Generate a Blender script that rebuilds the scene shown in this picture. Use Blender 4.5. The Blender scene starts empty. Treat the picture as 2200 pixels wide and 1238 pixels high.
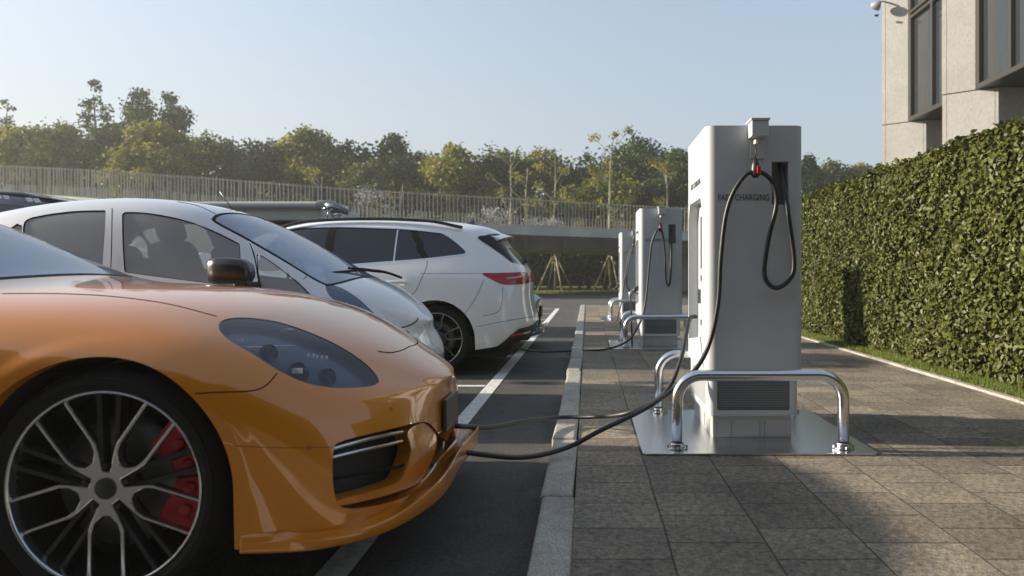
import bpy, bmesh, math, random
import numpy as np
from mathutils import Vector, Matrix
R_ = math.radians
S = bpy.context.scene
# ---------------------------------------------------------------- camera, sky, sun, exposure
EYE = 1.05; FPX = 1500.0; VX, VY = 1262.0, 588.0      # eye height, focal length and vanishing point in photo pixels (2200 wide)
cd = bpy.data.cameras.new('camera'); cam = bpy.data.objects.new('camera', cd)
S.collection.objects.link(cam); S.camera = cam
cam.location = (0, 0, EYE); cam.rotation_euler = (R_(90), 0, 0)
cd.sensor_width = 36; cd.lens = FPX/2200*36
cd.shift_x = -(VX-1100)/2200; cd.shift_y = -(619-VY)/2200
cd.clip_start = 0.05; cd.clip_end = 3000
cd.dof.use_dof = True; cd.dof.focus_distance = 4.3; cd.dof.aperture_fstop = 2.6
SUN_EL, SUN_AZ = 19.0, 5.0          # elevation; azimuth measured from -X towards +Y
sdir = Vector((-math.cos(R_(SUN_AZ))*math.cos(R_(SUN_EL)), math.sin(R_(SUN_AZ))*math.cos(R_(SUN_EL)), math.sin(R_(SUN_EL))))
HAZE0, HAZE1 = .90, .46
HAZEL, HAZER = (2.15, 2.10, 2.0), (1.45, 1.60, 1.74)
W = bpy.data.worlds.new('World'); S.world = W; W.use_nodes = True
nt = W.node_tree; bg = nt.nodes['Background']
sky = nt.nodes.new('ShaderNodeTexSky'); sky.sky_type = 'NISHITA'; sky.sun_disc = False
sky.sun_elevation = R_(SUN_EL); sky.sun_rotation = math.atan2(sdir.x, sdir.y)
sky.altitude = 0; sky.air_density = 1.0; sky.dust_density = 1.0; sky.ozone_density = 1.2
# thin pale haze low in the sky: the Nishita colour is mixed with a pale tone that fades upwards
SN = nt.nodes.new; g_ = SN('ShaderNodeTexCoord'); sx_ = SN('ShaderNodeSeparateXYZ'); nt.links.new(g_.outputs['Generated'], sx_.inputs[0])
m1 = SN('ShaderNodeMapRange'); m1.inputs['From Min'].default_value = 0; m1.inputs['From Max'].default_value = .55; m1.inputs['To Min'].default_value = HAZE0; m1.inputs['To Max'].default_value = HAZE1
m1.interpolation_type = 'SMOOTHSTEP'; nt.links.new(sx_.outputs['Z'], m1.inputs[0])
m2 = SN('ShaderNodeMapRange'); m2.inputs['From Min'].default_value = -1; m2.inputs['From Max'].default_value = .5; m2.interpolation_type = 'SMOOTHSTEP'; nt.links.new(sx_.outputs['X'], m2.inputs[0])
hz = SN('ShaderNodeMix'); hz.data_type = 'RGBA'; hz.inputs[6].default_value = (*HAZEL, 1); hz.inputs[7].default_value = (*HAZER, 1); nt.links.new(m2.outputs[0], hz.inputs[0])
mx = SN('ShaderNodeMix'); mx.data_type = 'RGBA'; nt.links.new(m1.outputs[0], mx.inputs[0]); nt.links.new(sky.outputs[0], mx.inputs[6]); nt.links.new(hz.outputs[2], mx.inputs[7])
nt.links.new(mx.outputs[2], bg.inputs[0]); bg.inputs[1].default_value = 0.14
sl = bpy.data.lights.new('sun', 'SUN'); sl.energy = 4.7; sl.angle = R_(1.6); sl.color = (1.0, 0.88, 0.72)
so = bpy.data.objects.new('sun', sl); S.collection.objects.link(so)
so.rotation_euler = sdir.to_track_quat('Z', 'Y').to_euler(); so.location = (-20, 5, 20)
S.view_settings.view_transform = 'Standard'; S.view_settings.look = 'None'
S.view_settings.gamma = 1; S.view_settings.exposure = 1.12

rng = np.random.default_rng(7); random.seed(7)
COL = S.collection
def wp(px, py, Y):                    # photo pixel at depth Y -> metres
    k = Y/FPX
    return np.array([(px-VX)*k, Y, EYE-(py-VY)*k])
def wg(px, py, z=0.0):                # photo pixel on the horizontal plane z
    return wp(px, py, (EYE-z)*FPX/(py-VY))

# ---------------------------------------------------------------- materials
MATS = {}
def mat(name, col=(.5,.5,.5), rough=.5, metal=0.0, var=0.0, vscale=8.0, bump=0.0, bscale=40.0, coat=0.0, spec=.5, col2=None, trans=0.0, emit=None, detail=6):
    if name in MATS: return MATS[name]
    m = bpy.data.materials.new(name); m.use_nodes = True; MATS[name] = m
    n = m.node_tree; b = n.nodes['Principled BSDF']; L = n.links.new
    b.inputs['Base Color'].default_value = (*col, 1); b.inputs['Roughness'].default_value = rough
    b.inputs['Metallic'].default_value = metal; b.inputs['Specular IOR Level'].default_value = spec
    b.inputs['Coat Weight'].default_value = coat; b.inputs['Coat Roughness'].default_value = .03
    if emit: b.inputs['Emission Color'].default_value = (*emit[:3], 1); b.inputs['Emission Strength'].default_value = emit[3]
    tc = n.nodes.new('ShaderNodeTexCoord')
    if var or col2:
        nz = n.nodes.new('ShaderNodeTexNoise'); nz.inputs['Scale'].default_value = vscale; nz.inputs['Detail'].default_value = detail
        L(tc.outputs['Object'], nz.inputs['Vector'])
        cr = n.nodes.new('ShaderNodeValToRGB'); cr.color_ramp.elements[0].position = .35; cr.color_ramp.elements[1].position = .65
        c2 = col2 or tuple(min(1, c*(1+var)) for c in col); c1 = col if col2 else tuple(c*(1-var) for c in col)
        cr.color_ramp.elements[0].color = (*c1, 1); cr.color_ramp.elements[1].color = (*c2, 1)
        L(nz.outputs['Fac'], cr.inputs['Fac']); L(cr.outputs['Color'], b.inputs['Base Color'])
    if bump:
        nb = n.nodes.new('ShaderNodeTexNoise'); nb.inputs['Scale'].default_value = bscale; nb.inputs['Detail'].default_value = 5
        L(tc.outputs['Object'], nb.inputs['Vector'])
        bp = n.nodes.new('ShaderNodeBump'); bp.inputs['Strength'].default_value = 1.0; bp.inputs['Distance'].default_value = bump
        L(nb.outputs['Fac'], bp.inputs['Height']); L(bp.outputs['Normal'], b.inputs['Normal'])
    if trans:
        out = n.nodes['Material Output']; tr = n.nodes.new('ShaderNodeBsdfTranslucent'); mx = n.nodes.new('ShaderNodeMixShader')
        mx.inputs[0].default_value = trans
        src = b.inputs['Base Color'].links[0].from_socket if b.inputs['Base Color'].links else None
        if src: L(src, tr.inputs['Color'])
        else: tr.inputs['Color'].default_value = (*col, 1)
        L(b.outputs[0], mx.inputs[1]); L(tr.outputs[0], mx.inputs[2]); L(mx.outputs[0], out.inputs[0])
    return m
def glass_mat(name, tint, diffuse, diffuse_col=(.5,.55,.55), rough=.02, glint=1.0, trl=0.0):
    """thin tinted pane: transparent tint + a diffuse colour for frosting and painted sky reflections + mirror reflection by fresnel"""
    if name in MATS: return MATS[name]
    m = bpy.data.materials.new(name); m.use_nodes = True; MATS[name] = m
    n = m.node_tree; L = n.links.new; n.nodes.remove(n.nodes['Principled BSDF']); out = n.nodes['Material Output']
    t = n.nodes.new('ShaderNodeBsdfTransparent'); t.inputs[0].default_value = (*tint, 1)
    d0 = n.nodes.new('ShaderNodeBsdfDiffuse'); d0.inputs[0].default_value = (*diffuse_col, 1); d1 = n.nodes.new('ShaderNodeBsdfTranslucent'); d1.inputs[0].default_value = (*diffuse_col, 1)
    d = n.nodes.new('ShaderNodeMixShader'); d.inputs[0].default_value = trl; L(d0.outputs[0], d.inputs[1]); L(d1.outputs[0], d.inputs[2])
    g = n.nodes.new('ShaderNodeBsdfGlossy'); g.inputs['Roughness'].default_value = rough
    f = n.nodes.new('ShaderNodeFresnel'); ge = n.nodes.new('ShaderNodeNewGeometry'); mr = n.nodes.new('ShaderNodeMapRange'); mr.inputs['To Min'].default_value = 1.5*glint; mr.inputs['To Max'].default_value = 1/(1.5*glint); L(ge.outputs['Backfacing'], mr.inputs[0]); L(mr.outputs[0], f.inputs[0])   # a thin pane reflects alike from both sides
    a = n.nodes.new('ShaderNodeMixShader'); a.inputs[0].default_value = diffuse
    b = n.nodes.new('ShaderNodeMixShader')
    L(t.outputs[0], a.inputs[1]); L(d.outputs[0], a.inputs[2]); L(f.outputs[0], b.inputs[0]); L(a.outputs[0], b.inputs[1]); L(g.outputs[0], b.inputs[2]); L(b.outputs[0], out.inputs[0])
    return m

# ---------------------------------------------------------------- object helpers
def tag(o, label=None, cat=None, group=None, kind=None):
    if label: o['label'] = label
    if cat: o['category'] = cat
    if group: o['group'] = group
    if kind: o['kind'] = kind
    return o
def empty(name, loc, label, cat, group=None):
    o = bpy.data.objects.new(name, None); COL.objects.link(o); o.location = loc; o.empty_display_size = .2
    bpy.context.view_layer.update()
    return tag(o, label, cat, group)
def link(name, me, parent=None):
    o = bpy.data.objects.new(name, me); COL.objects.link(o)
    if parent is not None:
        o.parent = parent
        p = Vector((0,0,0)); q = parent
        while q is not None: p += q.location; q = q.parent
        o.location = -p if not me.get('local') else (0,0,0)
    return o
def mk(name, pieces, parent=None, smooth=True, angle=None):
    """pieces: list of (V, F, material) -> one mesh object; vertices are in world metres"""
    me = bpy.data.meshes.new(name); vs = []; fs = []; mi = []; ms = []
    off = 0
    for V, F, m in pieces:
        if m not in ms: ms.append(m)
        k = ms.index(m)
        vs.extend(map(tuple, V)); fs.extend([tuple(i+off for i in f) for f in F]); mi.extend([k]*len(F)); off += len(V)
    me.from_pydata(vs, [], fs)
    for m in ms: me.materials.append(m)
    me.polygons.foreach_set('material_index', mi)
    me.polygons.foreach_set('use_smooth', [smooth]*len(fs))
    me.update()
    if angle is not None: me.set_sharp_from_angle(angle=R_(angle))
    return link(name, me, parent)
def box(x0,y0,z0,x1,y1,z1):
    V = [(x0,y0,z0),(x1,y0,z0),(x1,y1,z0),(x0,y1,z0),(x0,y0,z1),(x1,y0,z1),(x1,y1,z1),(x0,y1,z1)]
    F = [(0,3,2,1),(4,5,6,7),(0,1,5,4),(1,2,6,5),(2,3,7,6),(3,0,4,7)]
    return V, F
def merge(*parts):
    V=[];F=[]
    for v,f in parts:
        o=len(V); V.extend(map(tuple,v)); F.extend([tuple(i+o for i in q) for q in f])
    return V,F
def bevel_obj(o, w, seg=2):
    b = o.modifiers.new('bevel','BEVEL'); b.width = w; b.segments = seg; b.limit_method = 'ANGLE'; b.angle_limit = R_(40); b.harden_normals = False
    return o
def apply_mods(o):
    dg = bpy.context.evaluated_depsgraph_get(); dg.update()
    me = bpy.data.meshes.new_from_object(o.evaluated_get(dg)); o.modifiers.clear(); o.data = me; return o
def cut(o, V, F):
    c = mk('cutter', [(V,F,o.data.materials[0])], None, False)
    for q in (c, o):
        bm = bmesh.new(); bm.from_mesh(q.data); bmesh.ops.recalc_face_normals(bm, faces=bm.faces); bm.to_mesh(q.data); bm.free()
    m = o.modifiers.new('b','BOOLEAN'); m.operation='DIFFERENCE'; m.solver='EXACT'; m.object=c
    bpy.context.view_layer.update(); apply_mods(o); bpy.data.objects.remove(c); return o
def spline(P, n=8, closed=False):
    P = [np.array(p, float) for p in P]; out=[]
    N = len(P); rngk = N if closed else N-1
    for i in range(rngk):
        if closed: a,b,c,d = P[(i-1)%N],P[i],P[(i+1)%N],P[(i+2)%N]
        else: b,c=P[i],P[i+1]; a = P[i-1] if i else 2*b-c; d = P[i+2] if i+2<N else 2*c-b
        for k in range(n):
            t=k/n
            out.append(.5*((2*b)+(-a+c)*t+(2*a-5*b+4*c-d)*t*t+(-a+3*b-3*c+d)*t**3))
    if not closed: out.append(P[-1])
    return out
def tube(P, r, seg=10, cap=True, closed=False):
    P=[np.array(p,float) for p in P]; n=len(P); V=[];F=[]
    up=np.array([.13,.21,.97]); prev=None
    for i in range(n):
        if closed: t=P[(i+1)%n]-P[i-1]
        else: t=P[min(i+1,n-1)]-P[max(i-1,0)]
        t=t/(np.linalg.norm(t)+1e-9)
        a = np.cross(t, up) if prev is None else prev-np.dot(prev,t)*t
        if np.linalg.norm(a)<1e-4: a=np.cross(t,[1,0,0])
        a/=np.linalg.norm(a); prev=a; b=np.cross(t,a)
        rr = r[i] if hasattr(r,'__len__') else r
        for k in range(seg):
            w=2*math.pi*k/seg; V.append(tuple(P[i]+rr*(math.cos(w)*a+math.sin(w)*b)))
    m = n if closed else n-1
    for i in range(m):
        for k in range(seg):
            j=(i+1)%n
            F.append((i*seg+k,i*seg+(k+1)%seg,j*seg+(k+1)%seg,j*seg+k))
    if cap and not closed: F.append(tuple(range(seg-1,-1,-1))); F.append(tuple((n-1)*seg+k for k in range(seg)))
    return V,F
def lathe(prof, c, axis='Z', seg=48, closed=False):
    """prof: (radius, along) pairs round axis through c"""
    V=[];F=[];n=len(prof)
    for k in range(seg):
        w=2*math.pi*k/seg; cs,sn=math.cos(w),math.sin(w)
        for r,h in prof:
            if axis=='Z': V.append((c[0]+r*cs,c[1]+r*sn,c[2]+h))
            elif axis=='Y': V.append((c[0]+r*cs,c[1]+h,c[2]+r*sn))
            else: V.append((c[0]+h,c[1]+r*cs,c[2]+r*sn))
    for k in range(seg):
        j=(k+1)%seg
        for i in range(n if closed else n-1):
            a=(i+1)%n; F.append((k*n+i,j*n+i,j*n+a,k*n+a))
    return V,F
def prism(poly, h0, h1, axis='Y'):
    n=len(poly);V=[]
    for h in (h0,h1):
        for a,b in poly:
            V.append((a,h,b) if axis=='Y' else (a,b,h) if axis=='Z' else (h,a,b))
    F=[tuple(range(n)),tuple(range(2*n-1,n-1,-1))]+[(i,n+i,n+(i+1)%n,(i+1)%n) for i in range(n)]
    return V,F
def rrect(x0,y0,x1,y1,r,n=6):
    P=[]
    for cx,cy,a in ((x1-r,y1-r,0),(x0+r,y1-r,90),(x0+r,y0+r,180),(x1-r,y0+r,270)):
        for k in range(n+1):
            w=R_(a+90*k/n); P.append((cx+r*math.cos(w),cy+r*math.sin(w)))
    return P
def text_obj(body, size, M, m, parent, ext=.0015):
    c=bpy.data.curves.new('t','FONT'); c.body=body; c.size=size; c.extrude=ext; c.align_x='CENTER'; c.align_y='CENTER'; c.resolution_u=3
    t=bpy.data.objects.new('t',c); COL.objects.link(t); bpy.context.view_layer.update()
    me=bpy.data.meshes.new_from_object(t); bpy.data.objects.remove(t)
    me.transform(M); me.materials.clear(); me.materials.append(m)
    return link('lettering', me, parent)
def copy_tree(o, parent=None, own=False):
    c=o.copy(); 
    if own and c.data: c.data=o.data.copy()
    COL.objects.link(c); c.parent=parent
    for ch in [x for x in COL.objects if x.parent is o]: copy_tree(ch,c,own)
    return c
# ================================================================ the setting
def struct(o): o['kind']='structure'; return o
# materials with world-coordinate textures
def ground_mat(name, kind):
    m=bpy.data.materials.new(name); m.use_nodes=True; n=m.node_tree; b=n.nodes['Principled BSDF']; L=n.links.new
    tc=n.nodes.new('ShaderNodeTexCoord'); N=n.nodes.new
    def noise(s,d=6,r=.55):
        z=N('ShaderNodeTexNoise'); z.inputs['Scale'].default_value=s; z.inputs['Detail'].default_value=d; z.inputs['Roughness'].default_value=r
        L(tc.outputs['Object'],z.inputs['Vector']); return z.outputs['Fac']
    def ramp(src,p0,c0,p1,c1):
        r=N('ShaderNodeValToRGB'); r.color_ramp.elements[0].position=p0; r.color_ramp.elements[1].position=p1
        r.color_ramp.elements[0].color=(*c0,1); r.color_ramp.elements[1].color=(*c1,1); L(src,r.inputs['Fac']); return r.outputs['Color']
    def mix(a,b_,f,mode='MIX'):
        x=N('ShaderNodeMix'); x.data_type='RGBA'; x.blend_type=mode
        for s,i in ((a,6),(b_,7)):
            if isinstance(s,tuple): x.inputs[i].default_value=(*s,1)
            else: L(s,x.inputs[i])
        if isinstance(f,float): x.inputs[0].default_value=f
        else: L(f,x.inputs[0])
        return x.outputs[2]
    def math_(op,a,b_=None):
        x=N('ShaderNodeMath'); x.operation=op
        for i,s in enumerate((a,b_)):
            if s is None: continue
            if isinstance(s,(int,float)): x.inputs[i].default_value=s
            else: L(s,x.inputs[i])
        return x.outputs[0]
    def bump(h,d,prev=None):
        x=N('ShaderNodeBump'); x.inputs['Distance'].default_value=d; L(h,x.inputs['Height'])
        if prev: L(prev,x.inputs['Normal'])
        return x.outputs['Normal']
    if kind=='pavers':
        br=N('ShaderNodeTexBrick'); br.offset=.5; br.squash=1; mp=N('ShaderNodeMapping')
        L(tc.outputs['Object'],mp.inputs['Vector']); mp.inputs['Rotation'].default_value=(0,0,R_(90)); mp.inputs['Location'].default_value=(-.09,.054,0)
        # wobble of the joints
        wn=N('ShaderNodeTexNoise'); wn.inputs['Scale'].default_value=2.2; L(tc.outputs['Object'],wn.inputs['Vector'])
        va=N('ShaderNodeVectorMath'); va.operation='SCALE'; va.inputs['Scale'].default_value=.012; L(wn.outputs['Color'],va.inputs[0])
        vb=N('ShaderNodeVectorMath'); L(mp.outputs[0],vb.inputs[0]); L(va.outputs[0],vb.inputs[1])
        L(vb.outputs[0],br.inputs['Vector'])
        br.inputs['Scale'].default_value=1; br.inputs['Brick Width'].default_value=.283; br.inputs['Row Height'].default_value=.345
        br.inputs['Mortar Size'].default_value=.0038; br.inputs['Mortar Smooth'].default_value=.6; br.inputs['Bias'].default_value=0
        br.inputs['Color1'].default_value=(.128,.115,.096,1); br.inputs['Color2'].default_value=(.232,.208,.172,1); br.inputs['Mortar'].default_value=(.035,.032,.026,1)
        blot=ramp(noise(2.6,9,.75),.32,(.60,.61,.60),.70,(1.25,1.2,1.1)); base=mix(br.outputs['Color'],blot,1.0,'MULTIPLY')
        fine=ramp(noise(42,5,.9),.36,(.36,.36,.37),.64,(1.85,1.78,1.66)); base=mix(base,fine,1.0,'MULTIPLY')
        spk=ramp(noise(260,2,.6),.62,(1,1,1),.70,(1.9,1.85,1.7)); base=mix(base,spk,1.0,'MULTIPLY')
        fac=br.outputs['Fac']; L(mix(base,(.045,.041,.034),fac),b.inputs['Base Color'])
        b.inputs['Roughness'].default_value=.8
        h=math_('SUBTRACT',noise(110,4,.7),math_('MULTIPLY',fac,1.5)); nn=bump(h,.007); L(nn,b.inputs['Normal'])
    elif kind=='asphalt':
        base=ramp(noise(.8,7,.7),.3,(.036,.036,.036),.7,(.062,.059,.055))
        fine=ramp(noise(60,5,.95),.38,(.40,.40,.40),.64,(2.2,2.15,2.05)); base=mix(base,fine,1.0,'MULTIPLY')
        tar=ramp(noise(6,3,.6),.36,(.75,.75,.75),.5,(1,1,1)); base=mix(base,tar,1.0,'MULTIPLY')
        L(base,b.inputs['Base Color']); b.inputs['Roughness'].default_value=.82; L(bump(noise(140,4,.8),.004),b.inputs['Normal'])
    elif kind=='kerb':
        base=ramp(noise(5,7,.7),.3,(.24,.225,.19),.7,(.42,.40,.35)); fine=ramp(noise(150,2,.7),.35,(.5,.5,.5),.68,(1.5,1.5,1.5))
        L(mix(base,fine,1.0,'MULTIPLY'),b.inputs['Base Color']); b.inputs['Roughness'].default_value=.75; L(bump(noise(90,4,.8),.004),b.inputs['Normal'])
    elif kind=='paint':
        base=ramp(noise(14,8,.75),.36,(.42,.41,.39),.5,(.70,.70,.68)); L(base,b.inputs['Base Color']); b.inputs['Roughness'].default_value=.6
        L(bump(noise(140,4,.8),.003),b.inputs['Normal'])
    elif kind=='soil':
        base=ramp(noise(1.2,7,.7),.35,(.05,.062,.018),.65,(.11,.115,.035)); L(base,b.inputs['Base Color']); b.inputs['Roughness'].default_value=.95
        L(bump(noise(30,5,.8),.03),b.inputs['Normal'])
    elif kind=='stone':
        base=ramp(noise(.9,8,.6),.3,(.28,.278,.268),.7,(.36,.357,.345)); fine=ramp(noise(14,6,.7),.3,(.88,.88,.88),.7,(1.08,1.08,1.08))
        L(mix(base,fine,1.0,'MULTIPLY'),b.inputs['Base Color']); b.inputs['Roughness'].default_value=.8; L(bump(noise(22,6,.7),.012),b.inputs['Normal'])
    return m
PAV=.10
g=mk('ground',[(np.array([(-900,-60,-.012),(900,-60,-.012),(900,1500,-.012),(-900,1500,-.012)]),[(0,1,2,3)],ground_mat('soil','soil'))]); struct(g)
a=mk('parking_asphalt',[(np.array([(-70,-12,0),(-.19,-12,0),(-.19,36,0),(-70,36,0)]),[(0,1,2,3)],ground_mat('asphalt','asphalt'))]); struct(a)
# asphalt beyond the end of the pavement
struct(mk('access_road',[(np.array([(-.19,21.2,0),(40,21.2,0),(40,36,0),(-.19,36,0)]),[(0,1,2,3)],a.data.materials[0])]))
PM=ground_mat('pavers','pavers')
V,F=box(-.052,-12,-.02,3.165,21,PAV); struct(mk('pavement',[(V,F,PM)],None,False))
KM=ground_mat('kerb_stone','kerb')
def kerbrow(name,x0,x1,y0,y1,top,L,jit,seed,bw=.012):
    r=random.Random(seed); parts=[]; y=y0
    while y<y1-.01:
        l=min(L*r.uniform(.93,1.07),y1-y); a,b=r.uniform(-jit,jit),r.uniform(-jit,jit); t=r.uniform(-.004,.004)
        v,f=box(x0,y+.003,-.05,x1,y+l-.003,top+t)
        v=[(x+(a if yy<y+l/2 else b),yy,z) for x,yy,z in v]; parts.append((v,f)); y+=l
    V,F=merge(*parts); return bevel_obj(struct(mk(name,[(V,F,KM)],None,False)),bw,2)
kerbrow('kerb',-.197,-.058,-12,21.1,PAV+.012,.98,.007,3,.016)
kerbrow('edging_kerb',3.17,3.235,-12,21,PAV+.018,.9,.002,5,.006)
# grass bank under the hedge
V,F=box(3.24,-12,-.02,9,21,PAV+.0); gb=struct(mk('grass_bank',[(V,F,MATS.get('soil') or ground_mat('bank_soil','soil'))],None,False))
# bay markings
PT=ground_mat('road_paint','paint')
def quad(x0,y0,x1,y1,z): return [(x0,y0,z),(x1,y0,z),(x1,y1,z),(x0,y1,z)],[(0,1,2,3)]
ms=[quad(-.945,-6,-.832,20.9,.004)]
for y in (-.5,1.83,4.17,6.51,8.85,11.2,13.55,15.9,18.2,20.8): ms.append(quad(-6.0,y-.045,-.955,y+.045,.004))
V,F=merge(*ms); struct(mk('bay_markings',[(V,F,PT)],None,False))
# grass tufts beside the hedge and beyond the road
def blades(name,n,xr,yr,z0,h,m,w=.004,seed=1):
    r=np.random.default_rng(seed); x=r.uniform(*xr,n); y=r.uniform(*yr,n); a=r.uniform(0,6.28,n); hh=h*r.uniform(.5,1.2,n); le=r.uniform(-.5,.5,(n,2))*hh[:,None]
    V=np.zeros((n,3,3)); dx=np.cos(a)*w; dy=np.sin(a)*w
    V[:,0]=np.stack([x-dx,y-dy,np.full(n,z0)],1); V[:,1]=np.stack([x+dx,y+dy,np.full(n,z0)],1); V[:,2]=np.stack([x+le[:,0],y+le[:,1],z0+hh],1)
    return fastmesh(name,V.reshape(-1,3),np.arange(n*3).reshape(n,3),m)
def fastmesh(name,V,Fa,m,parent=None,smooth=False):
    me=bpy.data.meshes.new(name); nf,k=Fa.shape
    me.vertices.add(len(V)); me.vertices.foreach_set('co',np.ascontiguousarray(V,dtype=np.float32).ravel())
    me.loops.add(nf*k); me.loops.foreach_set('vertex_index',Fa.astype(np.int32).ravel())
    me.polygons.add(nf); me.polygons.foreach_set('loop_start',np.arange(0,nf*k,k,dtype=np.int32)); me.polygons.foreach_set('loop_total',np.full(nf,k,dtype=np.int32))
    me.polygons.foreach_set('use_smooth',np.full(nf,smooth)); me.update(calc_edges=True); me.validate()
    me.materials.append(m); return link(name,me,parent)
GM=mat('grass_blades',(.10,.14,.02),.6,col2=(.21,.25,.04),vscale=9,trans=.35)
tag(blades('lawn_grass',70000,(3.24,3.75),(2.5,21),PAV,.05,GM),'narrow strip of short grass between the edging kerb and the hedge','grass',kind='stuff')
tag(blades('verge_grass',22000,(-14,14),(36,38.5),0,.16,GM,w=.02,seed=3),'bright grass verge at the far end of the car park','grass',kind='stuff')

# ---------------------------------------------------------------- hedge
def leaf_cloud(P,N,size,seed=0,jit=.65):
    """P points, N outward directions -> folded round leaves"""
    r=np.random.default_rng(seed); n=len(P)
    d=N+r.normal(0,jit,(n,3)); d/=np.linalg.norm(d,axis=1)[:,None]
    t=r.normal(0,1,(n,3)); t-=np.sum(t*d,1)[:,None]*d; t/=np.linalg.norm(t,axis=1)[:,None]; b=np.cross(d,t)
    s=(size*r.uniform(.6,1.2,n))[:,None]
    prof=[(-.5,0),(-.22,.32),(.20,.38),(.5,0),(.20,-.38),(-.22,-.32)]
    V=np.zeros((n,6,3))
    for i,(u,v) in enumerate(prof): V[:,i]=P+s*(u*t+v*b)+s*d*(abs(v)*.45-(u*u)*.35)
    idx=np.arange(n)[:,None]*6
    F=np.concatenate([idx+np.array([[0,1,2,3]]),idx+np.array([[0,3,4,5]])],0)
    return V.reshape(-1,3),F
def leafmat(name,c1,c2,sc,rough=.42,tr=.22,coat=0):
    return mat(name,c1,rough,col2=c2,vscale=sc,trans=tr,spec=.5,detail=3)
HX=3.47; HT=2.30; HY0,HY1=2.2,14.6
hedge=empty('hedge',(3.9,8,PAV),'tall clipped hedge of glossy round leaves along the pavement','hedge')
n=84000; y=rng.uniform(HY0,HY1,n); 
# denser close up
y=HY0+(HY1-HY0)*rng.uniform(0,1,n)**1.25
u=rng.uniform(0,1.42,n); depth=np.abs(rng.normal(0,.055,n))
bumpf=lambda a,b: .022*np.sin(a*3.1+b*2.3)+.018*np.sin(a*7.3-b*5.1+1)+.012*np.sin(a*13+b*11)
face=u<1.0
z=np.where(face,PAV+.04+u*(HT-PAV-.04),HT); x=np.where(face,HX,HX+(u-1)*2.1)
off=bumpf(y,z+x)
P=np.stack([x+np.where(face,depth+off,0),y,z+np.where(face,0,-depth+off)],1)
edge=face&(u>.93); P[edge,0]+=((u[edge]-.93)/.07)**2*.07
Nn=np.where(face[:,None],np.array([-1,0,.25]),np.array([-.1,0,1.0]))
V,F=leaf_cloud(P,Nn,.059,11,.52)
HM=mat('hedge_leaf',(.042,.054,.013),.48,col2=(.135,.142,.031),vscale=30,trans=.2,detail=2); HM.node_tree.nodes['Principled BSDF'].inputs['Specular IOR Level'].default_value=.3
fastmesh('foliage',V,F,HM,hedge)
# end face and top stray sprigs
n=5000; P=np.stack([rng.uniform(HX,HX+.9,n),HY1-np.abs(rng.normal(0,.05,n)),rng.uniform(PAV+.1,HT,n)],1)
n2=900; yy=HY0+(HY1-HY0)*rng.uniform(0,1,n2)**1.3; P2=np.stack([HX+rng.uniform(0,.8,n2),yy,HT+np.abs(rng.normal(0,.025,n2))],1)
V,F=leaf_cloud(np.concatenate([P,P2]),np.concatenate([np.tile([0,1,.2],(n,1)),np.tile([0,0,1.0],(n2,1))]),.066,12); fastmesh('foliage',V,F,HM,hedge)
V,F=box(HX+.17,HY0,PAV,HX+.85,HY1-.08,HT-.14); mk('branches',[(V,F,mat('hedge_core',(.018,.02,.008),.9,bump=.03,bscale=25))],hedge,False)  # plain dark box filling the hedge behind its leaves

# ---------------------------------------------------------------- building with angled stone piers
SM=ground_mat('pale_stone','stone'); FM=mat('window_frame_metal',(.045,.043,.038),.45,metal=.4)
GL=glass_mat('window_glass_sky',(.10,.12,.13),.25,(.10,.12,.13),.01,1.12)
DK=mat('dark_recess',(.035,.033,.03),.7)
bld=empty('office_building',(10,16,0),'office building with angled pale stone piers and dark framed windows above the hedge','building')
u=np.array([-.771,.637]); ZS=EYE+4.26; TOPZ=12.0
def pier(py0,first):
    A=np.array([9.0,py0]); L=A+u*.70; Rr=A-u*.47; back=np.array([11.5,0])
    lo=[tuple(L),tuple(Rr),(11.2,Rr[1]),(11.2,L[1])]; hi=[tuple(L),tuple(A),(9.05,A[1]),(11.2,A[1]+.02),(11.2,L[1])]
    v1,f1=prism(lo[::-1],-.05,ZS-.015,'Z'); v2,f2=prism([tuple(L+u*.008),tuple(A),(11.15,A[1]),(11.15,L[1]+.004)][::-1],ZS+.012,TOPZ,'Z')
    mk('pier',[(v1,f1,SM),(v2,f2,SM)],bld,False)
    # joint shadow gap and thin vertical grooves standing as inlaid dark strips
    nrm=np.array([-u[1],u[0]])*1.0; nrm=-nrm if nrm[1]>0 else nrm
    def strip(s,z0,z1,w=.006):
        c=A-u*s+nrm*.0025; p=[tuple(c-u*w),tuple(c+u*w),tuple(c+u*w-nrm*.01),tuple(c-u*w-nrm*.01)]
        return prism(p,z0,z1,'Z')
    g=mat('stone_joint',(.20,.18,.15),.9)
    parts=[strip(-.61,-.05,ZS-.02),strip(-.61,ZS+.02,TOPZ-.01),strip(.40,-.05,ZS-.02)]
    V,F=merge(*parts); mk('joint',[(V,F,g)],bld,False)
    inner=[tuple(L-nrm*.03),tuple(Rr-nrm*.03-u*-.03),(11.1,Rr[1]+.03),(11.1,L[1]-.03)]
    v,f=prism(inner[::-1],ZS-.014,ZS+.011,'Z'); mk('shadow_gap',[(v,f,DK)],bld,False)
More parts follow.
